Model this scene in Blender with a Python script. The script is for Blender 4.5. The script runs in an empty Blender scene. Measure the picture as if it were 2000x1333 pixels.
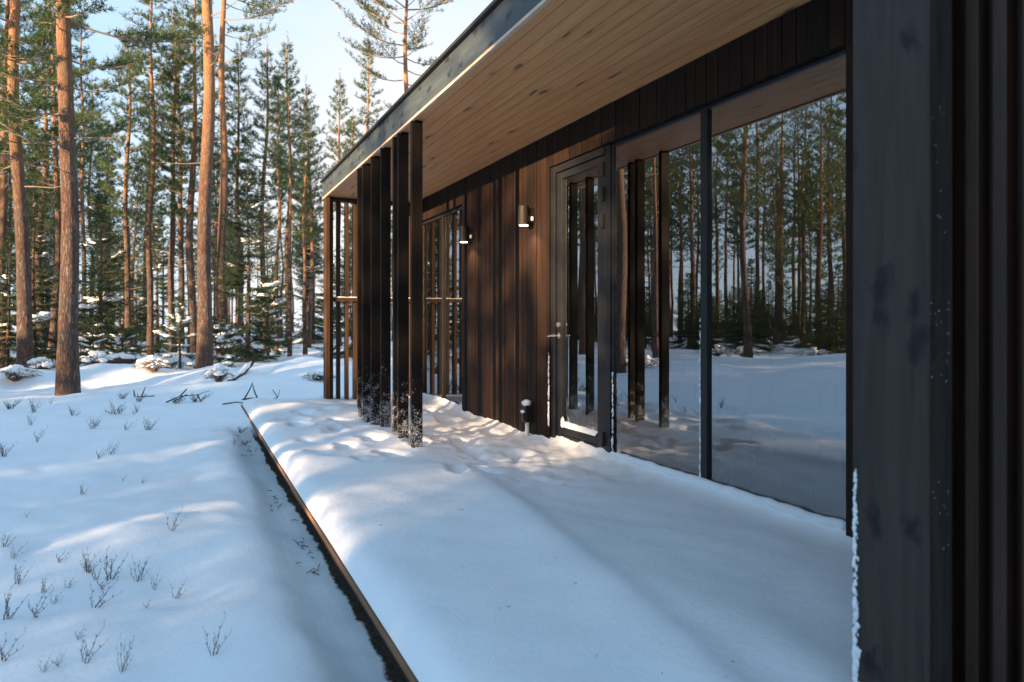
import bpy, bmesh, math, random
import numpy as np
from mathutils import Vector, Matrix, noise

# ---------------------------------------------------------------- camera, sky, sun
SC = bpy.context.scene
COL = SC.collection
R = math.radians
F_PX, VPX, VPY = 1370.0, 366.0, 624.0            # solved from the photograph's lines
YAW = math.atan((1000 - VPX) / F_PX)
CY, SY = math.cos(YAW), math.sin(YAW)
CAM_H = 1.0
cd = bpy.data.cameras.new("camera")
cam = bpy.data.objects.new("camera", cd)
COL.objects.link(cam)
cam.location = (0, 0, CAM_H)
cam.rotation_euler = (R(90), 0, -YAW)
cd.sensor_width = 36
cd.lens = F_PX / 2000 * 36
cd.shift_y = -(666.5 - VPY) / 2000
cd.clip_start = 0.05
cd.clip_end = 2000
cd.dof.use_dof = True
cd.dof.focus_distance = 5.2
cd.dof.aperture_fstop = 2.8
SC.camera = cam

SUN_EL = R(7.6)
SUN_AZ = math.atan2(-0.9, -0.43)                 # compass angle of the sun from +Y towards +X
SUN_TO = Vector((math.sin(SUN_AZ) * math.cos(SUN_EL), math.cos(SUN_AZ) * math.cos(SUN_EL), math.sin(SUN_EL)))
world = bpy.data.worlds.new("World")
SC.world = world
world.use_nodes = True
wn, wl = world.node_tree.nodes, world.node_tree.links
bg = wn["Background"]
sky = wn.new("ShaderNodeTexSky")
sky.sky_type = 'NISHITA'
sky.sun_disc = False
sky.sun_elevation = SUN_EL
sky.sun_rotation = SUN_AZ % (2 * math.pi)
sky.air_density = 1.0
sky.dust_density = 0.8
sky.ozone_density = 2.2
# thin high cloud veil
tc = wn.new("ShaderNodeTexCoord")
mp = wn.new("ShaderNodeMapping"); mp.inputs["Scale"].default_value = (1.2, 1.2, 4.5)
nz = wn.new("ShaderNodeTexNoise"); nz.inputs["Scale"].default_value = 1.5; nz.inputs["Detail"].default_value = 7; nz.inputs["Roughness"].default_value = 0.55
cr = wn.new("ShaderNodeMapRange"); cr.inputs[1].default_value = 0.30; cr.inputs[2].default_value = 0.70; cr.inputs[3].default_value = 0.25; cr.inputs[4].default_value = 0.85
mxs = wn.new("ShaderNodeMix"); mxs.data_type = 'RGBA'
mxs.inputs[7].default_value = (1.25, 1.88, 2.45, 1)
wl.new(tc.outputs["Generated"], mp.inputs[0]); wl.new(mp.outputs[0], nz.inputs["Vector"])
wl.new(nz.outputs[0], cr.inputs[0]); wl.new(cr.outputs[0], mxs.inputs[0])
tn = wn.new('ShaderNodeMix'); tn.data_type = 'RGBA'; tn.blend_type = 'MULTIPLY'; tn.inputs[0].default_value = 1; tn.inputs[7].default_value = (0.66, 0.95, 1.12, 1)
wl.new(sky.outputs[0], tn.inputs[6]); wl.new(tn.outputs[2], mxs.inputs[6]); 
sp_ = wn.new("ShaderNodeSeparateXYZ"); wl.new(tc.outputs["Generated"], sp_.inputs[0])
lo_ = wn.new("ShaderNodeMapRange"); lo_.inputs[1].default_value = 0.62; lo_.inputs[2].default_value = 0.12; lo_.inputs[3].default_value = 0.0; lo_.inputs[4].default_value = 0.72
wl.new(sp_.outputs[2], lo_.inputs[0])
mx2 = wn.new("ShaderNodeMix"); mx2.data_type = 'RGBA'; mx2.inputs[7].default_value = (1.60, 1.86, 2.14, 1)     # milky air low over the forest
wl.new(lo_.outputs[0], mx2.inputs[0]); wl.new(mxs.outputs[2], mx2.inputs[6])
px_ = wn.new("ShaderNodeMapRange"); px_.inputs[1].default_value = -0.12; px_.inputs[2].default_value = 0.25; px_.inputs[4].default_value = 0.9
wl.new(sp_.outputs[0], px_.inputs[0])
py_ = wn.new("ShaderNodeMath"); py_.operation = 'MULTIPLY'; wl.new(px_.outputs[0], py_.inputs[0]); pz_ = wn.new('ShaderNodeMapRange'); pz_.inputs[1].default_value = 0.62; pz_.inputs[2].default_value = 0.25; wl.new(sp_.outputs[2], pz_.inputs[0]); wl.new(pz_.outputs[0], py_.inputs[1])
mx3 = wn.new("ShaderNodeMix"); mx3.data_type = 'RGBA'; mx3.inputs[7].default_value = (2.15, 1.98, 1.86, 1)    # the sky opposite the low sun
wl.new(py_.outputs[0], mx3.inputs[0]); wl.new(mx2.outputs[2], mx3.inputs[6]); wl.new(mx3.outputs[2], bg.inputs[0])
bg.inputs[1].default_value = 0.15
ld = bpy.data.lights.new("sun", 'SUN')
ld.energy = 5.0
ld.angle = R(0.5)
ld.color = (1.0, 0.66, 0.36)
sun = bpy.data.objects.new("sun", ld)
COL.objects.link(sun)
sun.rotation_euler = SUN_TO.to_track_quat('Z', 'Y').to_euler()
SC.view_settings.view_transform = 'Standard'
SC.view_settings.look = 'None'
SC.view_settings.exposure = 1.8
SC.view_settings.gamma = 1
SC.cycles.max_bounces = 10
SC.cycles.diffuse_bounces = 6
SC.cycles.transparent_max_bounces = 16
SC.cycles.caustics_reflective = False
SC.cycles.caustics_refractive = False
SC.cycles.sample_clamp_indirect = 6

rnd = random.Random(7)

# ---------------------------------------------------------------- helpers
def ray(u, v):
    a, b = (u - 1000) / F_PX, -(v - VPY) / F_PX
    return Vector((SY + a * CY, CY - a * SY, b))
def at_z(u, v, z):
    r = ray(u, v); k = (z - CAM_H) / r.z
    return Vector((r.x * k, r.y * k, z))
def at_d(u, y):
    """ground position on the column of pixels u, at world distance y along the house"""
    r = ray(u, VPY); k = y / r.y
    return r.x * k, y

def tag(o, label=None, cat=None, group=None, kind=None):
    if label: o["label"] = label
    if cat: o["category"] = cat
    if group: o["group"] = group
    if kind: o["kind"] = kind
    return o
def empty(name, loc=(0, 0, 0), rz=0.0, parent=None):
    o = bpy.data.objects.new(name, None)
    o.empty_display_size = 0.2
    o.location = loc; o.rotation_euler = (0, 0, rz)
    COL.objects.link(o)
    if parent: o.parent = parent
    return o
def children(o):
    return [c for c in bpy.data.objects if c.parent == o]

class MB:
    def __init__(self):
        self.v, self.f, self.m = [], [], []
    def add(self, vs, fs, mi=0):
        n = len(self.v)
        self.v.extend([tuple(map(float, p)) for p in vs])
        self.f.extend([tuple(i + n for i in f) for f in fs])
        self.m.extend([mi] * len(fs))
    def box(self, x0, x1, y0, y1, z0, z1, mi=0):
        self.add([(x0, y0, z0), (x1, y0, z0), (x1, y1, z0), (x0, y1, z0), (x0, y0, z1), (x1, y0, z1), (x1, y1, z1), (x0, y1, z1)],
                 [(0, 3, 2, 1), (4, 5, 6, 7), (0, 1, 5, 4), (1, 2, 6, 5), (2, 3, 7, 6), (3, 0, 4, 7)], mi)
    def tube(self, pts, rad, seg=6, mi=0, cap=True, wob=0.0, rg=None):
        pts = [Vector(p) for p in pts]
        n = len(pts); vs = []; fs = []
        for i, p in enumerate(pts):
            t = (pts[min(i + 1, n - 1)] - pts[max(i - 1, 0)])
            t = t.normalized() if t.length > 1e-9 else Vector((0, 0, 1))
            a = t.cross(Vector((0, 1, 0)) if abs(t.y) < 0.9 else Vector((1, 0, 0))).normalized()
            b = t.cross(a)
            for k in range(seg):
                an = 2 * math.pi * k / seg
                rr = rad[i] * (1 + (rg.uniform(-wob, wob) if rg else 0))
                vs.append(p + (a * math.cos(an) + b * math.sin(an)) * rr)
        for i in range(n - 1):
            for k in range(seg):
                k2 = (k + 1) % seg
                fs.append((i * seg + k, i * seg + k2, (i + 1) * seg + k2, (i + 1) * seg + k))
        if cap:
            fs.append(tuple(range(seg - 1, -1, -1)))
            fs.append(tuple((n - 1) * seg + k for k in range(seg)))
        self.add(vs, fs, mi)
    def blob(self, c, sx, sy, sz, rg, mi=0, rough=0.25, rot=None, lo=False):
        V, Fc = BLOB_LO if lo else BLOB
        off = Vector((rg.random() * 50, rg.random() * 50, rg.random() * 50))
        vs = []
        for p in V:
            k = 1 + rough * noise.noise(p * 1.6 + off) + 0.4 * rough * noise.noise(p * 4.1 + off)
            q = Vector((p.x * sx * k, p.y * sy * k, p.z * sz * k))
            if rot: q = rot @ q
            vs.append(q + Vector(c))
        self.add(vs, Fc, mi)
    def tris(self, arr, mi=0):
        """arr: (N,3,3)"""
        n = len(self.v)
        self.v.extend(map(tuple, arr.reshape(-1, 3).tolist()))
        N = len(arr)
        self.f.extend([(n + 3 * i, n + 3 * i + 1, n + 3 * i + 2) for i in range(N)])
        self.m.extend([mi] * N)
    def mesh(self, name, mats, smooth=False):
        me = bpy.data.meshes.new(name)
        me.from_pydata(self.v, [], self.f)
        for m in (mats if isinstance(mats, (list, tuple)) else [mats]):
            me.materials.append(m)
        if any(self.m): me.polygons.foreach_set("material_index", self.m)
        if smooth: me.polygons.foreach_set("use_smooth", [True] * len(me.polygons))
        me.update()
        return me
    def build(self, name, mats, parent=None, loc=(0, 0, 0), smooth=False, bevel=0.0):
        me = self.mesh(name, mats, smooth)
        o = bpy.data.objects.new(name, me)
        o.location = loc
        COL.objects.link(o)
        if parent: o.parent = parent
        if bevel:
            b = o.modifiers.new("bevel", 'BEVEL'); b.width = bevel; b.segments = 2; b.limit_method = 'ANGLE'
        return o

def _ico(sub):
    bm = bmesh.new(); bmesh.ops.create_icosphere(bm, subdivisions=sub, radius=1)
    bm.verts.ensure_lookup_table()
    r = ([v.co.copy() for v in bm.verts], [tuple(v.index for v in f.verts) for f in bm.faces])
    bm.free(); return r
BLOB, BLOB_LO = _ico(3), _ico(2)

# ---------------------------------------------------------------- materials
class NT:
    def __init__(self, name, rough=0.7, spec=0.3, metal=0.0):
        self.mat = bpy.data.materials.new(name); self.mat.use_nodes = True
        self.n, self.l = self.mat.node_tree.nodes, self.mat.node_tree.links
        self.p = self.n["Principled BSDF"]
        self.p.inputs["Roughness"].default_value = rough
        self.p.inputs["Specular IOR Level"].default_value = spec
        self.p.inputs["Metallic"].default_value = metal
    def new(self, t, **kw):
        nd = self.n.new("ShaderNode" + t)
        for k, v in kw.items(): setattr(nd, k, v)
        return nd
    def set(self, sock, val):
        if hasattr(val, "is_linked") or hasattr(val, "links"): self.l.new(val, sock)
        else: sock.default_value = val
    def coord(self, scale=(1, 1, 1), loc=(0, 0, 0), kind="Object"):
        t = self.new("TexCoord"); m = self.new("Mapping")
        m.inputs["Scale"].default_value = scale; m.inputs["Location"].default_value = loc
        self.l.new(t.outputs[kind], m.inputs[0]); return m.outputs[0]
    def noise(self, vec, scale=5, detail=4, rough=0.55, dist=0.0, col=False):
        n = self.new("TexNoise"); self.set(n.inputs["Vector"], vec)
        n.inputs["Scale"].default_value = scale; n.inputs["Detail"].default_value = detail
        n.inputs["Roughness"].default_value = rough; n.inputs["Distortion"].default_value = dist
        return n.outputs["Color" if col else 0]
    def voro(self, vec, scale=5, feature='F1', rand=1.0, out=0):
        n = self.new("TexVoronoi", feature=feature); self.set(n.inputs["Vector"], vec)
        n.inputs["Scale"].default_value = scale; n.inputs["Randomness"].default_value = rand
        return n.outputs[out]
    def math(self, op, a, b=0.0, clamp=False):
        n = self.new("Math", operation=op, use_clamp=clamp); self.set(n.inputs[0], a); self.set(n.inputs[1], b); return n.outputs[0]
    def rng(self, v, a, b, c=0.0, d=1.0, smooth=False):
        n = self.new("MapRange"); n.clamp = True
        if smooth: n.interpolation_type = 'SMOOTHSTEP'
        self.set(n.inputs[0], v)
        for i, x in enumerate((a, b, c, d)): n.inputs[i + 1].default_value = x
        return n.outputs[0]
    def mix(self, f, a, b, mode='MIX'):
        n = self.new("Mix", data_type='RGBA', blend_type=mode)
        self.set(n.inputs[0], f)
        for s, v in ((6, a), (7, b)):
            self.set(n.inputs[s], v if hasattr(v, "links") else ((*v, 1) if len(v) == 3 else v))
        return n.outputs[2]
    def xyz(self, vec):
        n = self.new("SeparateXYZ"); self.set(n.inputs[0], vec); return n.outputs
    def white(self, w):
        n = self.new("TexWhiteNoise", noise_dimensions='1D'); self.set(n.inputs["W"], w); return n.outputs
    def bump(self, h, strength=0.3, dist=0.01, prev=None):
        n = self.new("Bump"); n.inputs["Strength"].default_value = strength; n.inputs["Distance"].default_value = dist
        self.set(n.inputs["Height"], h)
        if prev: self.l.new(prev, n.inputs["Normal"])
        return n.outputs[0]
    def out(self, col=None, normal=None, rough=None):
        if col is not None: self.set(self.p.inputs["Base Color"], col if hasattr(col, "links") else (*col, 1))
        if normal is not None: self.l.new(normal, self.p.inputs["Normal"])
        if rough is not None: self.set(self.p.inputs["Roughness"], rough)
        return self.mat

def m_snow():
    t = NT("snow", 0.75, 0.25)
    c = t.coord(kind="Object")
    a = t.noise(c, 9, 6, 0.65); b = t.noise(c, 70, 3, 0.6); d = t.noise(c, 330, 2, 0.5)
    h = t.math('ADD', t.math('MULTIPLY', a, 0.9), t.math('ADD', t.math('MULTIPLY', b, 0.22), t.math('MULTIPLY', d, 0.20)))
    col = t.mix(t.rng(t.noise(c, 2.2, 4), 0.35, 0.7), (0.80, 0.835, 0.875), (0.86, 0.88, 0.90))
    return t.out(col, t.bump(h, 0.30, 0.02))
def m_ground():
    t = NT("ground_snow", 0.75, 0.25)
    c = t.coord(kind="Object")
    a = t.noise(c, 6, 6, 0.65); b = t.noise(c, 60, 3, 0.6); d = t.noise(c, 300, 2, 0.5)
    h = t.math('ADD', t.math('MULTIPLY', a, 1.1), t.math('ADD', t.math('MULTIPLY', b, 0.25), t.math('MULTIPLY', d, 0.20)))
    col = t.mix(t.rng(t.noise(c, 1.6, 4), 0.35, 0.7), (0.80, 0.835, 0.875), (0.86, 0.88, 0.90))
    # bare litter under the deck edge, where the boards kept the snow off
    x = t.xyz(c)
    mask = t.rng(t.math('ADD', x[0], t.math('MULTIPLY', t.math('SUBTRACT', t.noise(c, 8, 6, 0.65), 0.5), 0.09)), 0.714, 0.728)
    mask = t.math('MULTIPLY', mask, t.rng(x[1], 9.6, 8.9))
    lit = t.mix(t.rng(t.noise(c, 45, 4, 0.7), 0.35, 0.65), (0.018, 0.014, 0.011), (0.10, 0.075, 0.055))
    col = t.mix(mask, col, lit)
    return t.out(col, t.bump(h, 0.38, 0.02))
def m_bark():
    t = NT("pine_bark", 0.9, 0.15)
    c = t.coord((1, 1, 0.17)); cz = t.coord()
    x = t.xyz(cz)
    w = t.new("VectorMath", operation='ADD'); t.set(w.inputs[0], c)
    nv = t.new("VectorMath", operation='SCALE'); t.set(nv.inputs[0], t.noise(c, 14, 4, 0.7, col=True)); nv.inputs["Scale"].default_value = 0.11
    t.l.new(nv.outputs[0], w.inputs[1])
    edge = t.voro(w.outputs[0], 30, 'DISTANCE_TO_EDGE')
    plate = t.voro(w.outputs[0], 30, 'F1', out=1)
    ridge = t.rng(edge, 0.0, 0.30)
    fine = t.noise(t.coord((1, 1, 0.3)), 70, 5, 0.7)
    up = t.rng(t.math('ADD', x[2], t.math('MULTIPLY', t.math('SUBTRACT', t.noise(cz, 0.9, 4), 0.5), 3.0)), 2.6, 8.5, smooth=True)
    gp = t.new("SeparateColor"); t.set(gp.inputs[0], plate)
    low = t.mix(gp.outputs[0], (0.15, 0.098, 0.080), (0.27, 0.175, 0.138))
    low = t.mix(t.rng(t.noise(cz, 2.2, 6, 0.7), 0.46, 0.66), low, (0.21, 0.205, 0.185))
    hi = t.mix(t.rng(t.noise(c, 14, 5, 0.7), 0.3, 0.7), (0.52, 0.27, 0.125), (0.34, 0.17, 0.09))
    hi = t.mix(t.rng(t.noise(cz, 26, 3), 0.56, 0.70), hi, (0.54, 0.34, 0.20))
    base = t.mix(up, low, hi)
    crack = t.mix(t.math('MULTIPLY', t.math('SUBTRACT', 1.0, ridge), t.rng(up, 0, 1, 0.8, 0.22)), base, (0.045, 0.028, 0.023))
    col = t.mix(t.rng(fine, 0.35, 0.75, 0.0, 0.5), crack, (0.06, 0.042, 0.036))
    h = t.math('ADD', t.math('MULTIPLY', ridge, t.rng(up, 0, 1, 1.0, 0.3)), t.math('MULTIPLY', fine, 0.6))
    return t.out(col, t.bump(h, 0.9, 0.018))
def m_twig(name, c1, c2):
    t = NT(name, 0.85, 0.15); c = t.coord()
    return t.out(t.mix(t.noise(c, 14, 3), c1, c2))
def m_needle(name, c1, c2, c3):
    t = NT(name, 0.55, 0.25); c = t.coord()
    oi = t.new("ObjectInfo")
    n = t.rng(t.noise(c, 1.7, 3, 0.6), 0.36, 0.66)
    col = t.mix(n, c1, c2)
    col = t.mix(t.math('MULTIPLY', oi.outputs["Random"], 0.6), col, c3)
    t.set(t.p.inputs["Base Color"], col)
    tr = t.new("BsdfTranslucent"); t.set(tr.inputs[0], col)
    mx = t.new("MixShader"); mx.inputs[0].default_value = 0.42
    t.l.new(t.p.outputs[0], mx.inputs[1]); t.l.new(tr.outputs[0], mx.inputs[2])
    t.l.new(mx.outputs[0], t.n["Material Output"].inputs[0])
    return t.mat
def m_boards(name, axis, w, c1, c2, c3, rough=0.6, spec=0.35, knots=0.0, knotcol=(0.01, 0.008, 0.006), grain=1.0, gap=0.035, bumpd=0.004, along=2):
    """boards side by side across `axis`, grain running along `along`"""
    t = NT(name, rough, spec)
    cz = t.coord(); x = t.xyz(cz)
    q = t.math('DIVIDE', x[axis], w)
    idx = t.math('FLOOR', q); fr = t.math('FRACT', q)
    wn = t.white(idx)
    sc = [9, 9, 9]; sc[along] = 0.55
    comb = t.new("VectorMath", operation='ADD')
    t.set(comb.inputs[0], t.coord(tuple(sc)))
    wv = t.new("VectorMath", operation='SCALE'); t.set(wv.inputs[0], wn[1]); wv.inputs["Scale"].default_value = 37.0
    t.l.new(wv.outputs[0], comb.inputs[1])
    g1 = t.noise(comb.outputs[0], 2.2, 6, 0.6, 0.6)
    g2 = t.noise(comb.outputs[0], 13, 3, 0.6)
    col = t.mix(t.rng(g1, 0.3, 0.7), c1, c2)
    col = t.mix(t.rng(wn[0], 0, 1, 0.0, 0.7), col, c3)
    col = t.mix(t.rng(g2, 0.45, 0.75, 0, 0.3 * grain), col, tuple(v * 0.45 for v in c1))
    h = t.math('ADD', t.math('MULTIPLY', g2, 0.35), t.math('MULTIPLY', g1, 0.5))
    if knots:
        ks = [7.5, 7.5, 7.5]; ks[along] = 2.0
        kc = t.new("VectorMath", operation='ADD'); t.set(kc.inputs[0], t.coord(tuple(ks))); t.l.new(wv.outputs[0], kc.inputs[1])
        kn = t.new("VectorMath", operation='SCALE'); t.set(kn.inputs[0], t.noise(kc.outputs[0], 3.5, 3, 0.6, col=True)); kn.inputs["Scale"].default_value = 0.35
        kk = t.new("VectorMath", operation='ADD'); t.l.new(kc.outputs[0], kk.inputs[0]); t.l.new(kn.outputs[0], kk.inputs[1])
        sp = t.xyz(kk.outputs[0]); cb2 = t.new("CombineXYZ"); t.set(cb2.inputs[0], sp[axis]); t.set(cb2.inputs[1], sp[along])
        kr = t.new("TexVoronoi", voronoi_dimensions='2D'); t.set(kr.inputs["Vector"], cb2.outputs[0]); kr.inputs["Scale"].default_value = 1.0
        kd = kr.outputs[0]
        sepc = t.new("SeparateColor"); t.set(sepc.inputs[0], kr.outputs[1])
        keep = t.rng(sepc.outputs[0], 1 - knots, 1 - knots + 0.02)
        halo = t.math('MULTIPLY', keep, t.rng(kd, 0.34, 0.12))
        core = t.math('MULTIPLY', keep, t.rng(kd, 0.15, 0.08))
        col = t.mix(t.math('MULTIPLY', halo, 0.45), col, tuple(v * 0.55 for v in c2))
        col = t.mix(t.math('MULTIPLY', core, 0.85), col, knotcol)
        h = t.math('ADD', h, t.math('MULTIPLY', halo, 0.8))
    if gap:
        gm = t.math('MINIMUM', t.rng(fr, 0.0, gap), t.rng(fr, 1.0, 1.0 - gap))
        col = t.mix(t.math('SUBTRACT', 1.0, gm), col, tuple(v * 0.28 for v in c1))
        h = t.math('ADD', h, t.math('MULTIPLY', gm, 2.0))
    return t.out(col, t.bump(h, 0.6, bumpd))
def m_paint(name, col, rough=0.4, spec=0.4, var=0.25, metal=0.0, ns=6.0):
    t = NT(name, rough, spec, metal); c = t.coord()
    k = t.noise(c, ns, 5, 0.6)
    cc = t.mix(t.rng(k, 0.3, 0.7), tuple(v * (1 - var) for v in col), tuple(v * (1 + var) for v in col))
    return t.out(cc, t.bump(t.noise(c, 120, 3), 0.12, 0.002), t.rng(k, 0.3, 0.7, rough * 0.85, min(1, rough * 1.2)))
def m_timber_dark(name, c1, c2, along=2, rough=0.5, spots=(0.01, 0.01, 0.012), kn=0.35, stick=None, spec=0.4):
    """painted solid timber: fine grain, darker knots, and (stick) wind-blown snow frozen on below a height"""
    t = NT(name, rough, spec)
    sc = [10, 10, 10]; sc[along] = 0.6
    c = t.coord(tuple(sc)); cz = t.coord()
    g = t.noise(c, 3.2, 6, 0.62, 0.8)
    col = t.mix(t.rng(g, 0.3, 0.72), c1, c2)
    ks = [4.2, 4.2, 4.2]; ks[along] = 2.4
    kc = t.coord(tuple(ks), (0.37, 1.3, 0.7))
    kn_ = t.new("VectorMath", operation='SCALE'); t.set(kn_.inputs[0], t.noise(kc, 5, 4, 0.65, col=True)); kn_.inputs["Scale"].default_value = 0.4
    kk = t.new("VectorMath", operation='ADD'); t.set(kk.inputs[0], kc); t.l.new(kn_.outputs[0], kk.inputs[1])
    sp = t.xyz(kk.outputs[0]); cb2 = t.new("CombineXYZ"); t.set(cb2.inputs[0], sp[3 - along]); t.set(cb2.inputs[1], sp[along])
    kr = t.new("TexVoronoi", voronoi_dimensions='2D'); t.l.new(cb2.outputs[0], kr.inputs["Vector"]); kr.inputs["Scale"].default_value = 2.4
    sep = t.new("SeparateColor"); t.set(sep.inputs[0], kr.outputs[1])
    core = t.math('MULTIPLY', t.rng(sep.outputs[0], 1 - kn, 1.02 - kn), t.rng(kr.outputs[0], 0.32, 0.12))
    col = t.mix(t.math('MULTIPLY', core, 0.8), col, spots)
    h = t.math('ADD', g, t.math('MULTIPLY', t.noise(cz, 90, 3), 0.3))
    rg = t.rng(g, 0.3, 0.7, rough * 0.8, min(1, rough * 1.25))
    if stick:
        x = t.xyz(cz)
        w = t.math('ADD', t.math('MULTIPLY', t.noise(cz, 85, 5, 0.7), 0.62), t.math('MULTIPLY', t.noise(cz, 13, 3, 0.6), 0.38))
        k = t.math('ADD', w, t.rng(x[2], stick[0], stick[1], 0.085, -0.18))
        k = t.math('MULTIPLY', t.rng(k, 0.55, 0.68), 0.9)
        col = t.mix(k, col, (0.72, 0.75, 0.79)); h = t.math('ADD', h, t.math('MULTIPLY', k, 4.0))
    return t.out(col, t.bump(h, 0.45, 0.004), rg)
def m_glass():
    m = bpy.data.materials.new("window_glass"); m.use_nodes = True
    n, l = m.node_tree.nodes, m.node_tree.links
    n.remove(n["Principled BSDF"])
    tr = n.new("ShaderNodeBsdfTransparent"); tr.inputs[0].default_value = (0.88, 0.92, 0.90, 1)
    gl = n.new("ShaderNodeBsdfGlossy"); gl.inputs["Roughness"].default_value = 0.004; gl.inputs[0].default_value = (0.93, 0.96, 1.0, 1)
    fr = n.new("ShaderNodeFresnel"); fr.inputs[0].default_value = 4.0      # four pane surfaces of a sealed triple unit
    tcn = n.new("ShaderNodeTexCoord"); no = n.new("ShaderNodeTexNoise"); no.inputs["Scale"].default_value = 1.3; no.inputs["Detail"].default_value = 1
    bp = n.new("ShaderNodeBump"); bp.inputs["Strength"].default_value = 0.05; bp.inputs["Distance"].default_value = 0.01
    l.new(tcn.outputs["Object"], no.inputs["Vector"]); l.new(no.outputs[0], bp.inputs["Height"])
    l.new(bp.outputs[0], gl.inputs["Normal"])
    mx = n.new("ShaderNodeMixShader")
    l.new(fr.outputs[0], mx.inputs[0]); l.new(tr.outputs[0], mx.inputs[1]); l.new(gl.outputs[0], mx.inputs[2])
    l.new(mx.outputs[0], n["Material Output"].inputs[0])
    return m
def m_emit(name, col, s):
    m = bpy.data.materials.new(name); m.use_nodes = True
    p = m.node_tree.nodes["Principled BSDF"]
    p.inputs["Base Color"].default_value = (*col, 1)
    p.inputs["Emission Color"].default_value = (*col, 1); p.inputs["Emission Strength"].default_value = s
    return m

M = dict(
    snow=m_snow(), ground=m_ground(), bark=m_bark(), glass=m_glass(),
    twig=m_twig("bare_twig", (0.10, 0.075, 0.06), (0.20, 0.15, 0.12)),
    deadwood=m_twig("dead_branch", (0.20, 0.15, 0.11), (0.34, 0.26, 0.20)),
    stem=m_twig("heather_stem", (0.05, 0.042, 0.042), (0.13, 0.10, 0.085)),
    drygrass=m_twig("dry_stem", (0.16, 0.10, 0.07), (0.26, 0.18, 0.12)),
    pine=m_needle("pine_needles", (0.050, 0.105, 0.048), (0.120, 0.172, 0.058), (0.105, 0.14, 0.052)),
    spruce=m_needle("spruce_needles", (0.030, 0.060, 0.034), (0.065, 0.100, 0.045), (0.05, 0.075, 0.04)),
    clad=m_boards("dark_cladding", 1, 0.095, (0.0105, 0.0072, 0.006), (0.044, 0.0225, 0.0138), (0.0085, 0.0082, 0.009), 0.6, 0.14, gap=0.03, bumpd=0.006),
    batten=m_boards("batten_wood", 1, 0.045, (0.016, 0.008, 0.0052), (0.064, 0.027, 0.0135), (0.018, 0.0105, 0.008), 0.5, 0.4, gap=0.0),
    soffit=m_boards("soffit_pine", 0, 0.098, (0.70, 0.282, 0.108), (0.88, 0.458, 0.192), (0.76, 0.32, 0.135), 0.55, 0.3, knots=0.24, knotcol=(0.16, 0.06, 0.03), grain=0.7, gap=0.03, along=1),
    floor=m_boards("interior_floor", 0, 0.14, (0.42, 0.31, 0.21), (0.56, 0.42, 0.29), (0.46, 0.34, 0.23), 0.35, 0.4, gap=0.02, along=1),
    panel=m_boards("interior_panel", 1, 0.12, (0.50, 0.31, 0.15), (0.64, 0.42, 0.21), (0.55, 0.34, 0.17), 0.5, 0.3, knots=0.2, knotcol=(0.2, 0.09, 0.04), gap=0.04),
    fascia=m_timber_dark("fascia_paint", (0.034, 0.048, 0.058), (0.068, 0.088, 0.100), 1, 0.42, (0.012, 0.017, 0.026), 0.55, spec=0.3),
    post=m_timber_dark("post_paint", (0.026, 0.0215, 0.019), (0.058, 0.046, 0.039), 2, 0.5, (0.007, 0.007, 0.010), 0.42, spec=0.22),
    slat=m_timber_dark("slat_stain", (0.0055, 0.0050, 0.0050), (0.0112, 0.0090, 0.0084), 2, 0.6, (0.01, 0.008, 0.008), 0.2, stick=(0.0, 1.15), spec=0.08),
    screen=m_timber_dark("screen_stain", (0.035, 0.021, 0.014), (0.085, 0.046, 0.026), 2, 0.55, (0.015, 0.01, 0.008), 0.2, spec=0.12),
    pale=m_paint("pale_edge_wood", (0.66, 0.46, 0.33), 0.6, 0.3, 0.15),
    frame=m_paint("frame_paint", (0.010, 0.0115, 0.015), 0.42, 0.45, 0.15),
    black=m_paint("black_metal", (0.014, 0.014, 0.016), 0.35, 0.5, 0.2),
    lampbody=m_paint("lamp_metal", (0.020, 0.018, 0.018), 0.55, 0.25, 0.12),
    steel=m_paint("brushed_steel", (0.62, 0.61, 0.60), 0.3, 0.5, 0.1, 0.9),
    deck=m_boards("deck_wood", 0, 0.12, (0.16, 0.085, 0.045), (0.26, 0.145, 0.08), (0.20, 0.11, 0.06), 0.7, 0.2, along=1),
    edge=m_timber_dark("deck_edge_wood", (0.17, 0.085, 0.040), (0.28, 0.15, 0.075), 1, 0.7, (0.05, 0.03, 0.02), 0.3),
    under=m_paint("dark_joist", (0.03, 0.022, 0.017), 0.8, 0.2),
    white=m_paint("white_paint", (0.78, 0.77, 0.74), 0.45, 0.4, 0.04),
    bounce_lining=m_paint("pale_bounce_lining", (0.66, 0.60, 0.50), 0.6, 0.2, 0.05),  # pale so the added linings bounce light into the dim room
    grey=m_paint("grey_door", (0.50, 0.53, 0.50), 0.5, 0.3, 0.06),
    roofing=m_paint("roof_felt", (0.025, 0.024, 0.025), 0.6, 0.3),
    tablec=m_paint("table_paint", (0.42, 0.52, 0.62), 0.4, 0.4, 0.1),
    orange=m_paint("sunlit_orange", (0.80, 0.27, 0.02), 0.45, 0.4, 0.1),  # orange of a sunlit patch put into the box's colour
    lens=m_emit("lamp_lens", (1.0, 0.72, 0.46), 3.2),
)

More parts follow.
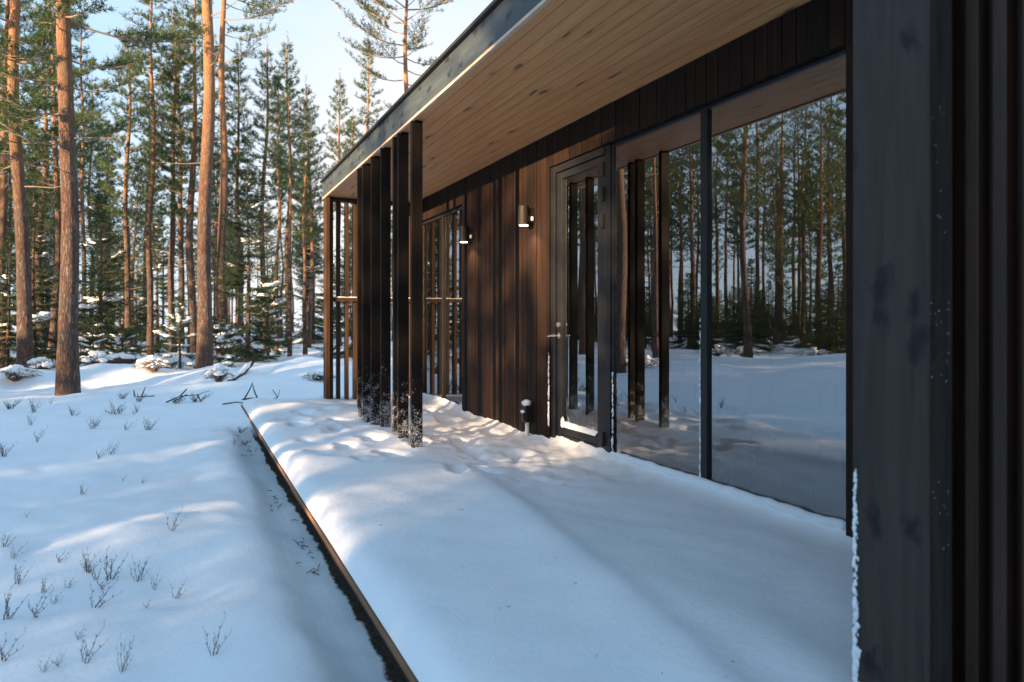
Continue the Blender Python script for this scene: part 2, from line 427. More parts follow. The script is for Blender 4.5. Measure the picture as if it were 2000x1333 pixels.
# ---------------------------------------------------------------- ground
WALL, FAS, SOF = 2.741, 1.571, 2.546       # wall face, fascia face, soffit height
GLS = 2.79                                 # plane of the frames and glass
DECK0, DECKZ = 0.615, -0.08
DECKY = 9.5
MOUNDS = [(-1.9, 17.5, 1.3, 0.9, 0.30), (-1.0, 17.0, 0.9, 0.8, 0.22), (0.5, 16.4, 1.0, 0.9, 0.22), (-3.6, 17.0, 1.0, 0.8, 0.25),
          (2.6, 17.4, 1.6, 1.4, 0.42), (1.3, 14.6, 0.7, 0.6, 0.10), (-0.2, 14.3, 0.9, 0.5, 0.10), (-5.5, 13.5, 1.4, 1.0, 0.28), (-8, 11, 2, 1.5, 0.3),
          (-5.5, 8.5, 1.2, 0.9, 0.16), (-11, 14, 2.5, 1.8, 0.35), (0.30, 2.1, 0.26, 0.42, 0.13), (-0.2, 1.6, 0.35, 0.5, 0.09), (-0.5, 3.2, 0.45, 0.35, 0.06), (-1.2, 4.6, 0.6, 0.4, 0.07), (-0.1, 4.9, 0.35, 0.7, 0.06), (-1.6, 3.0, 0.5, 0.4, 0.05)]
def gz(x, y):
    v = Vector((x, y, 0))
    h = -0.32
    h += 0.05 * noise.noise(v * 0.55 + Vector((3, 1, 0))) + 0.036 * noise.noise(v * 1.7) + 0.016 * noise.noise(v * 4.6)
    far = min(1, max(0, (math.hypot(x, y) - 9) / 8))
    if far > 0: h += far * (0.14 * noise.noise(v * 0.35 + Vector((9, 0, 0))) + 0.09 * noise.noise(v * 1.1 + Vector((0, 7, 0))) + 0.03 * noise.noise(v * 3.3))
    for mx, my, sx, sy, a in MOUNDS:
        d = ((x - mx) / sx) ** 2 + ((y - my) / sy) ** 2
        if d < 9: h += a * math.exp(-d)
    # hollow along the deck edge
    if -1 < x < 12 and -8 < y < 11:
        e = 0.20 + 0.08 * noise.noise(Vector((0.3, y * 0.8, 5)))
        k = min(1, max(0, (x - (DECK0 - e)) / e)); k = k * k * (3 - 2 * k)
        k *= min(1, max(0, (10.2 - y) / 1.2))
        h -= 0.09 * k
        h += 0.03 * math.exp(-((x - (DECK0 - e - 0.12)) / 0.16) ** 2) * min(1, max(0, (9.2 - y) / 1.5))
    r2 = math.hypot(x, y)
    if r2 > 60: h += (r2 - 60) * 0.012
    return h
def graded(lo, hi, a, b, d0, growth):
    xs = list(np.arange(a, b + 1e-6, d0))
    d = d0
    while xs[-1] < hi: d *= growth; xs.append(xs[-1] + d)
    d = d0; pre = [xs[0]]
    while pre[-1] > lo: d *= growth; pre.append(pre[-1] - d)
    return sorted(set(pre[1:])) + xs
gx = graded(-420, 420, -3.6, 0.95, 0.05, 1.11)
gy = graded(-420, 420, 1.0, 10.5, 0.06, 1.05)
vs = [(x, y, gz(x, y)) for y in gy for x in gx]
nx = len(gx)
fs = [(j * nx + i, j * nx + i + 1, (j + 1) * nx + i + 1, (j + 1) * nx + i) for j in range(len(gy) - 1) for i in range(nx - 1)]
g = MB(); g.v = vs; g.f = fs; g.m = [0] * len(fs)
ground = g.build("ground", M["ground"], smooth=True); ground["kind"] = "structure"

# ---------------------------------------------------------------- deck
deck = empty("deck", (DECK0, 4, -0.35))
tag(deck, "low brown timber deck under thick snow along the dark house", "deck")
def par(o, p):
    o.parent = p; o.matrix_parent_inverse = Matrix.Translation(-Vector(p.location)); return o
b = MB()
nb = 17; bw = (WALL - DECK0 - 0.03) / nb
for i in range(nb):
    b.box(DECK0 + 0.03 + i * bw, DECK0 + 0.03 + (i + 1) * bw - 0.006, -4, DECKY, DECKZ - 0.024, DECKZ)
par(b.build("decking", M["deck"], bevel=0.003), deck)
b = MB(); b.box(DECK0, DECK0 + 0.028, -4, DECKY + 0.002, DECKZ - 0.026, DECKZ + 0.002)
par(b.build("edge_board", M["edge"], bevel=0.003), deck)
b = MB()
b.box(DECK0 + 0.10, DECK0 + 0.15, -4, DECKY - 0.1, -0.30, DECKZ - 0.032)
for i in range(9):
    y = 0.3 + i * 1.15
    b.box(DECK0 + 0.152, WALL - 0.1, y, y + 0.048, -0.28, DECKZ - 0.034)
par(b.build("joist", M["under"]), deck)

# snow lying on the deck
FEET = []
fr_ = random.Random(5)
for i in range(46):
    FEET.append((fr_.uniform(1.62, 2.55), fr_.uniform(4.2, 8.0), fr_.uniform(0.05, 0.10), fr_.uniform(0.10, 0.18), fr_.uniform(-0.7, 0.7), fr_.uniform(0.025, 0.055)))
for i in range(14):
    FEET.append((1.15 + 0.28 * math.sin(i * 2.1) , 4.9 + i * 0.22, 0.08, 0.15, 0.35, 0.028))
for p in ((1.0, 7.3), (1.12, 7.75), (0.95, 6.75), (1.25, 6.4)): FEET.append((p[0], p[1], 0.09, 0.14, 0.2, 0.05))
def sz(x, y):
    v = Vector((x, y, 0))
    e = 0.05 * noise.noise(Vector((y * 1.3, 1, 4)))
    d = x - DECK0
    edge = 1 - math.exp(-max(0, d) / 0.045)
    dy = DECKY - y
    edge *= 1 - math.exp(-max(0, dy) / 0.06)
    th = 0.094 + 0.012 * noise.noise(v * 1.4) + 0.006 * noise.noise(v * 5)
    # the drift ends under the roof's edge; it is thinner by the wall
    k = min(1, max(0, (x - (1.50 + 0.10 * noise.noise(Vector((0, y * 0.9, 3))))) / 0.55)); k = k * k * (3 - 2 * k)
    th -= k * 0.045
    if y < 4.4:
        rx = 1.29 + 0.145 * (y - 1.4) + 0.03 * noise.noise(Vector((0, y * 1.1, 11)))
        th += 0.030 * math.exp(-((x - rx) / (0.10 if x > rx else 0.17)) ** 2) * min(1, max(0, (4.4 - y) / 0.8))
    # wind waves across the deck further along
    wv = min(1, max(0, (y - 3.6) / 1.5)) * (1 - 0.65 * k)
    th += wv * 0.020 * math.sin((y * 0.78 + x * 0.9 + 0.35 * noise.noise(v * 0.7)) * 4.4)
    th += wv * 0.022 * noise.noise(v * 2.3 + Vector((4, 4, 0)))
    ch = min(1, max(0, (y - 3.3) / 0.8)) * min(1, max(0, (8.6 - y) / 1.0)) * k
    th += ch * (0.020 * noise.noise(v * 6.5) + 0.012 * noise.noise(v * 15))
    for fx, fy, a, b_, an, dp in FEET:
        ddx, ddy = x - fx, y - fy
        if abs(ddx) < 0.4 and abs(ddy) < 0.4:
            ddx += 0.06 * noise.noise(v * 9); ddy += 0.06 * noise.noise(v * 8 + Vector((5, 5, 5)))
            c, s = math.cos(an), math.sin(an)
            q = ((ddx * c + ddy * s) / a) ** 2 + ((-ddx * s + ddy * c) / b_) ** 2
            th += -dp * math.exp(-q * q) + 0.12 * dp * math.exp(-((q - 1.9) ** 2) * 2)
    # banked slightly against posts and wall
    th += 0.03 * math.exp(-((WALL - x) / 0.05)) * (1 if y > 1.3 else 0)
    return DECKZ + 0.004 + max(0.0, edge * max(0.012, th + e * 0.2))
sx_ = list(np.arange(DECK0 + 0.004, DECK0 + 0.20, 0.012)) + list(np.arange(DECK0 + 0.22, GLS + 0.02, 0.025))
sy_ = list(np.arange(-3.5, 1.0, 0.12)) + list(np.arange(1.0, 5.0, 0.035)) + list(np.arange(5.0, DECKY - 0.2, 0.03)) + list(np.arange(DECKY - 0.2, DECKY - 0.003, 0.015))
g = MB(); nx = len(sx_)
g.v = [(x, y, sz(x, y)) for y in sy_ for x in sx_]
g.f = [(j * nx + i, j * nx + i + 1, (j + 1) * nx + i + 1, (j + 1) * nx + i) for j in range(len(sy_) - 1) for i in range(nx - 1)]
g.m = [0] * len(g.f)
dsn = g.build("deck_snow", M["snow"], smooth=True)
tag(dsn, "thick drifted snow with footprints covering the timber deck", "snow", kind="stuff")

# ---------------------------------------------------------------- house
house = empty("house", (WALL, 4, 0))
tag(house, "dark timber house with glass front and pale pine soffit beside the snowy deck", "house")
HP = lambda o: par(o, house)
Y0, Y1 = 1.285, 8.86            # recess behind the deck
DL, DR = 5.19, 4.32             # door opening
def facade_boards(y0, y1, z0, z1, mb, x=WALL, w=0.095):
    i0 = math.floor(y0 / w)
    y = i0 * w
    while y < y1 - 1e-6:
        a, c = max(y, y0), min(y + w, y1)
        if c - a > 0.004:
            k = rnd.uniform(-0.002, 0.002)
            mb.box(x + k, x + 0.03, a + 0.0010, c - 0.0010, z0, z1)
        y += w
b = MB()
facade_boards(DL, 7.238, -0.2, SOF - 0.002, b)
facade_boards(Y0 + 0.02, DL, 2.268, SOF - 0.002, b)
facade_boards(7.238, Y1, 2.268, SOF - 0.002, b)
facade_boards(Y0 + 0.02, 2.284, -0.2, 2.268, b)
b.box(WALL + 0.031, WALL + 0.14, Y0, Y1, 2.268, SOF)                   # behind the boards
b.box(WALL + 0.031, WALL + 0.14, DL, 7.238, -0.25, 2.268)
b.box(WALL + 0.031, WALL + 0.14, Y0, 2.284, -0.25, 2.268)
HP(b.build("wall", M["clad"], bevel=0.002))
# closed shell: return wall, ends, back
b = MB()
b.box(FAS + 0.05, 7.2, Y1 + 0.16 - 0.14, Y1 + 0.16, SOF + 0.01, SOF + 0.2)
b.box(WALL + 0.001, 7.2, Y1, Y1 + 0.14, -0.25, SOF)
b.box(7.06, 7.2, -4, 1.5, -0.25, SOF); b.box(7.06, 7.2, 5.7, Y1, -0.25, SOF); b.box(7.06, 7.2, 1.5, 5.7, 2.42, SOF); b.box(7.06, 7.2, 1.5, 5.7, -0.25, -0.1)
b.box(1.70, 7.2, -4.14, -4.0, -0.25, SOF)
b.box(FAS + 0.085, WALL, Y0 - 0.14, Y0, -0.2, SOF)
b.box(WALL + 0.14, 7.06, Y0 - 0.14, Y0, -0.2, SOF)
HP(b.build("end_wall", M["clad"]))
# near batten wall and the big corner board
b = MB(); b.box(1.71, 1.74, -4, Y0 - 0.142, -0.2, SOF)
y = 1.055
while y > -3.9:
    b.box(1.668, 1.71, y - 0.030, y, -0.2, SOF - 0.01); y -= 0.062
HP(b.build("batten_wall", M["batten"], bevel=0.002))
b = MB(); b.box(FAS, 1.656, 1.076, Y0, -0.08, SOF - 0.004)
cp = HP(b.build("corner_board", M["post"], bevel=0.004))
tagl = cp; cp["label"] = "wide dark grey board with black knots and snow crust on its edge"
cr_ = random.Random(3)
b = MB()
for i in range(620):
    z = -0.05 + 0.66 * cr_.random() ** 1.25
    d = 0.5 + 0.5 * noise.noise(Vector((0.0, 3.0, z * 26)))
    if cr_.random() > d + 0.15: continue
    s = cr_.choice((0.6, 1, 1, 1.7)) * cr_.uniform(0.0016, 0.0044) * (1.25 - z)
    b.blob((FAS - 0.0008, Y0 - 0.004 - abs(cr_.gauss(0, 0.008)) * (1.1 - z), z), s * 0.45, s * 0.9, s * 1.7, cr_, lo=True, rough=0.6)
for i in range(46):
    z = cr_.choice([cr_.uniform(0.45, 0.62), cr_.uniform(0.85, 1.05), cr_.uniform(1.2, 1.5)])
    s = cr_.uniform(0.0004, 0.0011)
    b.blob((FAS + cr_.uniform(0.0, 0.075), 1.074, z), s, s * 0.5, s * 1.5, cr_, lo=True)
o = b.build("snow_crust", M["snow"], smooth=True); o.parent = cp
# roof, fascia, soffit
b = MB(); b.box(FAS + 0.024, WALL + 0.10, -4, 9.16, SOF, SOF + 0.018)
HP(b.build("soffit", M["soffit"]))
b = MB(); b.box(FAS - 0.004, FAS + 0.022, -4, 9.164, SOF - 0.012, SOF + 0.006)
HP(b.build("soffit_edge", M["pale"]))
b = MB(); b.box(FAS, FAS + 0.022, -4, 9.16, SOF + 0.007, 2.748); b.box(FAS + 0.023, 7.2, 9.138, 9.16, SOF + 0.02, 2.748)
HP(b.build("fascia", M["fascia"], bevel=0.002))
rf = MB(); rf.box(FAS - 0.03, 7.3, -4, 9.20, 2.75, 2.772)
rf = HP(rf.build("roof", M["roofing"]))
b = MB()
xs = list(np.linspace(FAS - 0.012, FAS + 0.25, 16)) + list(np.linspace(FAS + 0.35, 7.25, 14)); ys = np.linspace(-4, 9.19, 150)
prof = lambda x, y: 2.773 + 0.075 * (1 - math.exp(-(x - FAS + 0.012) / 0.05)) * (1 + 0.35 * noise.noise(Vector((x * 2, y * 1.5, 8))))
b.v = [(x, y, prof(x, y)) for y in ys for x in xs]
b.f = [(j * len(xs) + i, j * len(xs) + i + 1, (j + 1) * len(xs) + i + 1, (j + 1) * len(xs) + i) for j in range(len(ys) - 1) for i in range(len(xs) - 1)]
b.m = [0] * len(b.f)
o = b.build("roof_snow", M["snow"], smooth=True); o.parent = rf
def sub(o, p):
    """sub-part: p is a part that keeps world-space vertices"""
    o.parent = p
    return o
# free-standing slats under the fascia
for i, y in enumerate((5.25, 5.63, 5.775, 6.19, 6.56, 6.92, 7.14)):
    w = 0.092 if i != 2 else 0.075
    b = MB(); b.box(FAS + 0.004, FAS + w, y, y + 0.043, DECKZ - 0.02, SOF - 0.001)
    HP(b.build("slat", M["slat"], bevel=0.003))
# end screen
scr = empty("end_screen"); HP(scr)
b = MB(); b.box(FAS + 0.002, FAS + 0.05, 8.93, 9.12, DECKZ - 0.02, SOF - 0.001)
b.box(FAS + 0.052, FAS + 0.10, 8.98, 9.12, DECKZ - 0.02, SOF - 0.002)
sub(b.build("corner_post", M["screen"], bevel=0.003), scr)
x = FAS + 0.155
while x < WALL - 0.03:
    b = MB(); b.box(x, x + 0.042, 9.02, 9.11, DECKZ - 0.02, SOF - 0.046)
    sub(b.build("slat", M["screen"], bevel=0.002), scr); x += 0.106
b = MB(); b.box(FAS + 0.102, WALL - 0.001, 9.0, 9.12, SOF - 0.045, SOF - 0.002); sub(b.build("top_beam", M["screen"]), scr)
b = MB(); b.box(FAS + 0.102, WALL - 0.001, 8.975, 9.018, 1.225, 1.275); sub(b.build("rail", M["screen"], bevel=0.002), scr)
b = MB(); cr_ = random.Random(4)
pts = [(FAS + 0.12 + i * 0.05, 8.997 + cr_.uniform(-0.004, 0.004), 1.277) for i in range(22)]
b.tube(pts, [0.010 + cr_.uniform(-0.005, 0.004) for _ in pts], 8)
sub(b.build("snow_crust", M["snow"], smooth=True), scr)
for o in children(scr): o.matrix_parent_inverse = Matrix.Translation(-Vector(house.location)) if False else Matrix()

# windows
def pane(name, y0, y1, z0, z1, parent, x=GLS + 0.010):
    b = MB(); b.add([(x, y0, z0), (x, y1, z0), (x, y1, z1), (x, y0, z1)], [(0, 3, 2, 1)])
    b.add([(x + 0.0235, y0, z0), (x + 0.0220, y1, z0), (x + 0.0225, y1, z1), (x + 0.0240, y0, z1)], [(0, 3, 2, 1)])       # sealed double unit, not quite parallel
    o = b.build(name, M["glass"]); o.parent = parent; return o
def frame_bars(y0, y1, z0, z1, t, mull=(), d0=GLS - 0.004, d1=GLS + 0.05):
    b = MB()
    b.box(d0, d1, y0, y0 + t, z0, z1); b.box(d0, d1, y1 - t, y1, z0, z1)
    b.box(d0 + 0.002, d1 - 0.002, y0 + t, y1 - t, z1 - t, z1); b.box(d0 + 0.002, d1 - 0.002, y0 + t, y1 - t, z0, z0 + t)
    for a, c in mull: b.box(d0 - 0.006, d1 - 0.003, a, c, z0 + t, z1 - t)
    return b
def crust(mb, x, y, z0, z1, n, s, seed, dx=0.004, dy=0.006):
    q = random.Random(seed)
    for i in range(n):
        t = q.random(); z = z0 + (z1 - z0) * t
        k = q.uniform(0.6, 1.3) * s * (1.25 - 0.7 * t)
        mb.blob((x + q.uniform(-dx, dx), y + q.uniform(-dy, dy), z), k * 0.8, k * 0.8, k * 2.0, q, lo=True, rough=0.5)
win = empty("window"); HP(win)
win["label"] = "tall two-pane glass front mirroring snowy forest, right of the door"
sub(frame_bars(2.290, 4.306, -0.05, 2.265, 0.022, [(3.272, 3.330)]).build("frame", M["frame"], bevel=0.003), win)
pane("pane", 3.330, 4.284, -0.02, 2.243, win); pane("pane", 2.312, 3.272, -0.02, 2.243, win)
b = MB()
crust(b, GLS - 0.006, 3.333, 0.03, 1.0, 130, 0.006, 11); crust(b, GLS - 0.006, 4.288, 0.03, 0.62, 90, 0.006, 12)
pts = [(GLS - 0.010 + 0.006 * math.sin(i * 1.7), 2.30 + i * 0.04, 0.030 + 0.010 * noise.noise(Vector((i * 0.3, 0, 0)))) for i in range(49)]
b.tube(pts, [0.026 + 0.008 * noise.noise(Vector((i * 0.5, 3, 0))) for i in range(49)], 8)
sub(b.build("snow_crust", M["snow"], smooth=True), win)
fw = empty("window"); HP(fw); fw["label"] = "far window beyond the wall lamps, mirroring the slatted end screen"
sub(frame_bars(7.238, Y1 - 0.002, -0.05, 2.265, 0.030, [(7.98, 8.03)]).build("frame", M["frame"], bevel=0.003), fw)
pane("pane", 7.268, 7.98, 0.0, 2.235, fw); pane("pane", 8.03, Y1 - 0.032, 0.0, 2.235, fw)
# door
dr = empty("door"); HP(dr); dr["label"] = "dark glazed door with three hinges and snow on its lower ledge"
b = MB()
b.box(GLS - 0.03, GLS + 0.06, 5.12, DL - 0.001, -0.06, 2.266); b.box(GLS - 0.016, GLS + 0.06, DR - 0.012, DR + 0.055, -0.06, 2.266)
b.box(GLS - 0.028, GLS + 0.058, DR + 0.055, 5.12, 2.21, 2.264)
sub(b.build("frame", M["frame"], bevel=0.003), dr)
LY0, LY1 = DR + 0.060, 5.115
b = MB()
b.box(GLS - 0.012, GLS + 0.05, LY0, 4.485, 0.0, 2.205); b.box(GLS - 0.012, GLS + 0.05, 5.035, LY1, 0.0, 2.205)
b.box(GLS - 0.011, GLS + 0.048, 4.485, 5.035, 2.15, 2.204); b.box(GLS - 0.011, GLS + 0.048, 4.485, 5.035, 0.0, 0.058); b.box(GLS - 0.011, GLS + 0.048, 4.485, 5.035, 0.064, 0.125)
b.box(GLS - 0.004, GLS + 0.046, 4.485, 5.035, 0.058, 0.064)
sub(b.build("leaf", M["frame"], bevel=0.003), dr)
pane("pane", 4.485, 5.035, 0.125, 2.15, dr)
for z in (0.12, 1.72, 1.92, 2.10):
    b = MB(); b.box(GLS - 0.040, GLS - 0.0125, 4.375, 4.410, z - 0.05, z + 0.05); sub(b.build("hinge", M["black"], bevel=0.003), dr)
b = MB()
hy = 5.075
b.tube([(GLS - 0.012, hy, 0.955), (GLS - 0.03, hy, 0.955)], [0.021, 0.020], 18)
b.tube([(GLS - 0.012, hy, 0.865), (GLS - 0.022, hy, 0.865)], [0.023, 0.022], 18)
b.tube([(GLS - 0.022, hy, 0.865), (GLS - 0.062, hy, 0.865)], [0.009, 0.009], 12)
b.tube([(GLS - 0.055, hy - 0.005, 0.865), (GLS - 0.058, hy + 0.06, 0.863), (GLS - 0.056, hy + 0.12, 0.857)], [0.010, 0.009, 0.008], 12)
sub(b.build("handle", M["steel"], smooth=False, bevel=0.002), dr)
b = MB()
q = random.Random(9)
n = 24
vs = []; 
for i in range(n + 1):
    y = 4.49 + (5.03 - 4.49) * i / n
    h = 0.030 + 0.012 * (i / n) + 0.006 * noise.noise(Vector((i * 0.4, 1, 1)))
    vs += [(GLS - 0.028, y, 0.127), (GLS - 0.022, y, 0.127 + h * 0.6), (GLS + 0.0115, y, 0.127 + h)]
fs = []
for i in range(n):
    a = i * 3
    fs += [(a, a + 3, a + 4, a + 1), (a + 1, a + 4, a + 5, a + 2)]
b.add(vs, fs)
b.blob((GLS - 0.01, 5.02, 0.16), 0.02, 0.02, 0.045, q, lo=True)
crust(b, WALL - 0.003, DL - 0.004, 0.12, 0.72, 130, 0.006, 13, 0.003, 0.004)
sub(b.build("snow_crust", M["snow"], smooth=True), dr)
# interior shell
b = MB(); b.box(WALL + 0.14, 7.06, Y0, Y1, -0.14, -0.10); HP(b.build("interior_floor", M["floor"]))
b = MB(); b.box(WALL + 0.12, 7.06, Y0, Y1, SOF + 0.0195, SOF + 0.04); HP(b.build("ceiling", M["soffit"]))
b = MB()
b.box(6.902, 7.055, 5.7, Y1 - 0.002, -0.1, SOF + 0.018); b.box(6.90, 7.055, 1.5, 5.7, 2.42, SOF + 0.018); b.box(6.90, 7.055, Y0, 1.5, -0.1, SOF + 0.018)
HP(b.build("interior_wall", M["panel"]))
b = MB(); b.box(3.30, 3.36, 6.35, Y1 - 0.032, -0.1, SOF + 0.018)
HP(b.build("interior_wall", M["panel"]))
b = MB(); b.box(2.885, 6.90, Y1 - 0.03, Y1 - 0.0015, -0.1, SOF + 0.018); HP(b.build("end_bounce_lining", M["bounce_lining"]))  # pale linings added over dark walls to brighten the interior
b = MB(); b.box(2.885, 6.90, Y0 + 0.0015, Y0 + 0.03, -0.1, SOF + 0.018); HP(b.build("end_bounce_lining", M["bounce_lining"]))
b = MB(); b.box(2.883, 2.90, DL + 0.02, 7.22, -0.1, 2.26); HP(b.build("wall_bounce_lining", M["bounce_lining"]))
b = MB(); b.box(2.883, 2.90, Y0 + 0.032, Y1 - 0.032, 2.272, SOF + 0.017); HP(b.build("header_bounce_lining", M["bounce_lining"]))
b = MB(); b.box(6.86, 6.899, 6.20, 6.82, -0.098, 2.02); b.tube([(6.859, 6.74, 0.85), (6.80, 6.74, 0.85)], [0.03, 0.03], 12)
HP(b.build("interior_door", M["grey"]))
bw_ = empty("window"); HP(bw_); bw_["label"] = "wide unseen rear window added to let daylight into the room"  # window added out of sight, only to bring daylight into the room
sub(frame_bars(1.5, 5.7, -0.1, 2.42, 0.05, [(3.58, 3.63)], 6.93, 7.05).build("frame", M["frame"]), bw_)
pane("pane", 1.55, 3.58, -0.05, 2.37, bw_, 6.98); pane("pane", 3.63, 5.65, -0.05, 2.37, bw_, 6.98)

# ---------------------------------------------------------------- wall lamps
def wall_lamp():
    root = empty("wall_lamp")
    b = MB(); b.tube([(0, 0, -0.084), (0, 0, 0.078), (0, 0, 0.084)], [0.047, 0.047, 0.044], 36); o = b.build("lamp_body", M["lampbody"], root, bevel=0.002)
    b = MB(); b.box(0.040, 0.098, -0.022, 0.022, -0.06, 0.06); b.build("wall_bracket", M["black"], root, bevel=0.003)
    b = MB(); b.tube([(0, 0, -0.0905), (0, 0, -0.0855)], [0.039, 0.039], 32); b.build("lens", M["lens"], root)
    b = MB(); b.tube([(0, 0, -0.094), (0, 0, -0.0842)], [0.047, 0.047], 36); 
    b2 = MB(); b2.box(0.058, 0.080, -0.032, -0.0225, -0.045, -0.010); b2.build("sensor", M["white"], root, bevel=0.003)
    l = bpy.data.lights.new("lamp_light", 'SPOT'); l.energy = 6; l.color = (1.0, 0.58, 0.26); l.spot_size = R(130); l.spot_blend = 0.8; l.shadow_soft_size = 0.03
    lo = bpy.data.objects.new("lamp_light", l); COL.objects.link(lo); lo.parent = root; lo.location = (0.0, 0, -0.097)
    return root
for y, lb in ((5.47, "black cylinder wall lamp glowing beside the door"), (6.92, "black cylinder wall lamp glowing next to the far window")):
    r = wall_lamp(); r.location = (WALL - 0.0985, y, 1.90)
    tag(r, lb, "wall lamp", "wall lamps on the cladding")
# socket post
sk = empty("power_socket", (WALL - 0.045, 5.52, -0.05))
tag(sk, "black outdoor power socket capped with snow low on the wall left of the door", "socket")
b = MB(); b.box(-0.028, 0.044, -0.038, 0.038, 0.15, 0.30); b.box(-0.045, -0.028, -0.028, 0.028, 0.165, 0.235); b.build("socket_box", M["black"], sk, bevel=0.006)
b = MB(); b.tube([(0.01, 0, -0.03), (0.01, 0, 0.15)], [0.012, 0.012], 12); b.build("conduit", M["white"], sk)
b = MB(); q = random.Random(2)
b.blob((0.0, 0, 0.315), 0.042, 0.045, 0.030, q); b.blob((-0.045, -0.01, 0.245), 0.018, 0.028, 0.014, q); b.blob((-0.03, 0.02, 0.21), 0.014, 0.016, 0.02, q)
for i in range(12): b.blob((0.0, q.uniform(-0.004, 0.004), i * 0.012), 0.014, 0.014, 0.012, q, lo=True)
b.build("snow_crust", M["snow"], sk, smooth=True)

# ---------------------------------------------------------------- things inside the house
t = empty("dining_table", (4.05, 3.15, -0.10)); tag(t, "slim pale-blue dining table seen through the right-hand glass", "table")
b = MB(); b.box(-0.4, 0.4, -0.75, 0.75, 0.69, 0.72); b.build("tabletop", M["tablec"], t, bevel=0.004)
for a in (-0.37, 0.37):
    for c in (-0.7, 0.7):
        b = MB(); b.box(a - 0.02, a + 0.02, c - 0.02, c + 0.02, 0, 0.689); b.build("leg", M["tablec"], t)
b = MB(); b.box(-0.16, 0.16, -0.11, 0.11, 0, 0.008); b.box(-0.15, 0.15, -0.10, 0.10, 0.0085, 0.02); b.box(-0.14, 0.12, -0.095, 0.10, 0.0205, 0.03)
o = b.build("paper_stack", M["white"], loc=(3.85, 3.42, 0.621)); tag(o, "white stack of papers on the pale-blue table behind the glass", "papers")
def stool(x, y, lb, h=0.45):
    s = empty("stool", (x, y, -0.10)); tag(s, lb, "stool")
    b = MB(); b.tube([(0, 0, h - 0.03), (0, 0, h)], [0.165, 0.165], 24); b.build("seat", M["tablec"], s, bevel=0.004)
    for k in range(4):
        an = R(45 + 90 * k); c, d = math.cos(an), math.sin(an)
        b = MB(); b.tube([(c * 0.12, d * 0.12, h - 0.031), (c * 0.17, d * 0.17, 0)], [0.013, 0.011], 8); b.build("leg", M["tablec"], s)
stool(3.40, 3.55, "pale-blue round stool in front of the table, nearer the mullion")
stool(3.42, 2.85, "pale-blue round stool in front of the table, nearer the corner board")
stool(3.06, 5.15, "stool just inside the door carrying the orange box", 0.76)
b = MB(); b.box(-0.05, 0.05, -0.055, 0.055, 0, 0.19); b.box(-0.053, 0.053, -0.058, 0.058, 0.191, 0.205); b.tube([(0, -0.04, 0.205), (0, -0.03, 0.25), (0, 0.03, 0.25), (0, 0.04, 0.205)], [0.005] * 4, 8)
o = b.build("orange_box", M["orange"], loc=(3.02, 5.13, 0.661), bevel=0.004); tag(o, "made-up orange box with a handle just inside the door, standing for a sunlit patch", "box")  # made-up box in place of an orange patch of sunlight
kc = empty("kitchen_counter", (6.55, 7.85, -0.10)); tag(kc, "pale wooden kitchen counter with black faucet at the back of the room", "counter")
b = MB(); b.box(-0.28, 0.34, -0.95, 0.95, 0.0, 0.84); b.build("cabinet", M["panel"], kc, bevel=0.004)
b = MB(); b.box(-0.30, 0.34, -0.97, 0.97, 0.842, 0.88); b.build("worktop", M["black"], kc, bevel=0.004)
b = MB(); b.tube([(0.1, -0.05, 0.88), (0.1, -0.05, 1.16), (0.07, -0.05, 1.22), (-0.02, -0.05, 1.24), (-0.08, -0.05, 1.20), (-0.08, -0.05, 1.12)], [0.018] * 6, 10); b.build("faucet", M["black"], kc, smooth=True)
wc = empty("wall_shelf", (6.7, 7.68, 1.62)); tag(wc, "open wooden wall shelf box above the kitchen counter", "shelf")
b = MB(); b.box(-0.2, 0.198, -0.24, -0.215, 0, 0.46); b.box(-0.2, 0.198, 0.215, 0.24, 0, 0.46); b.box(-0.2, 0.198, -0.214, 0.214, 0.435, 0.46); b.box(-0.2, 0.198, -0.214, 0.214, 0.0, 0.025)
b.build("shelf_box", M["panel"], wc, bevel=0.002)
b = MB(); b.box(-0.22, 0.198, -0.25, 0.25, -0.06, -0.002); b.build("shelf_base", M["black"], wc)

# ---------------------------------------------------------------- trees
def needles(rs, P, D, L, K, nl, nw, fwd=0.55):
    N = len(P)
    if N == 0: return np.zeros((0, 3, 3))
    P = np.repeat(np.asarray(P), K, 0); D = np.repeat(np.asarray(D), K, 0); L = np.repeat(np.asarray(L), K)
    D = D / np.linalg.norm(D, axis=1, keepdims=True)
    base = P + D * (L * rs.random(N * K))[:, None]
    rv = rs.normal(size=(N * K, 3)); rv -= D * (rv * D).sum(1, keepdims=True); rv /= np.linalg.norm(rv, axis=1, keepdims=True) + 1e-9
    d = D * fwd + rv * (1 - 0.3 * fwd); d /= np.linalg.norm(d, axis=1, keepdims=True)
    tip = base + d * (nl * (0.7 + 0.6 * rs.random(N * K)))[:, None]
    sd = np.cross(d, rs.normal(size=(N * K, 3))); sd /= np.linalg.norm(sd, axis=1, keepdims=True) + 1e-9
    return np.stack([base - sd * nw, base + sd * nw, tip], 1)

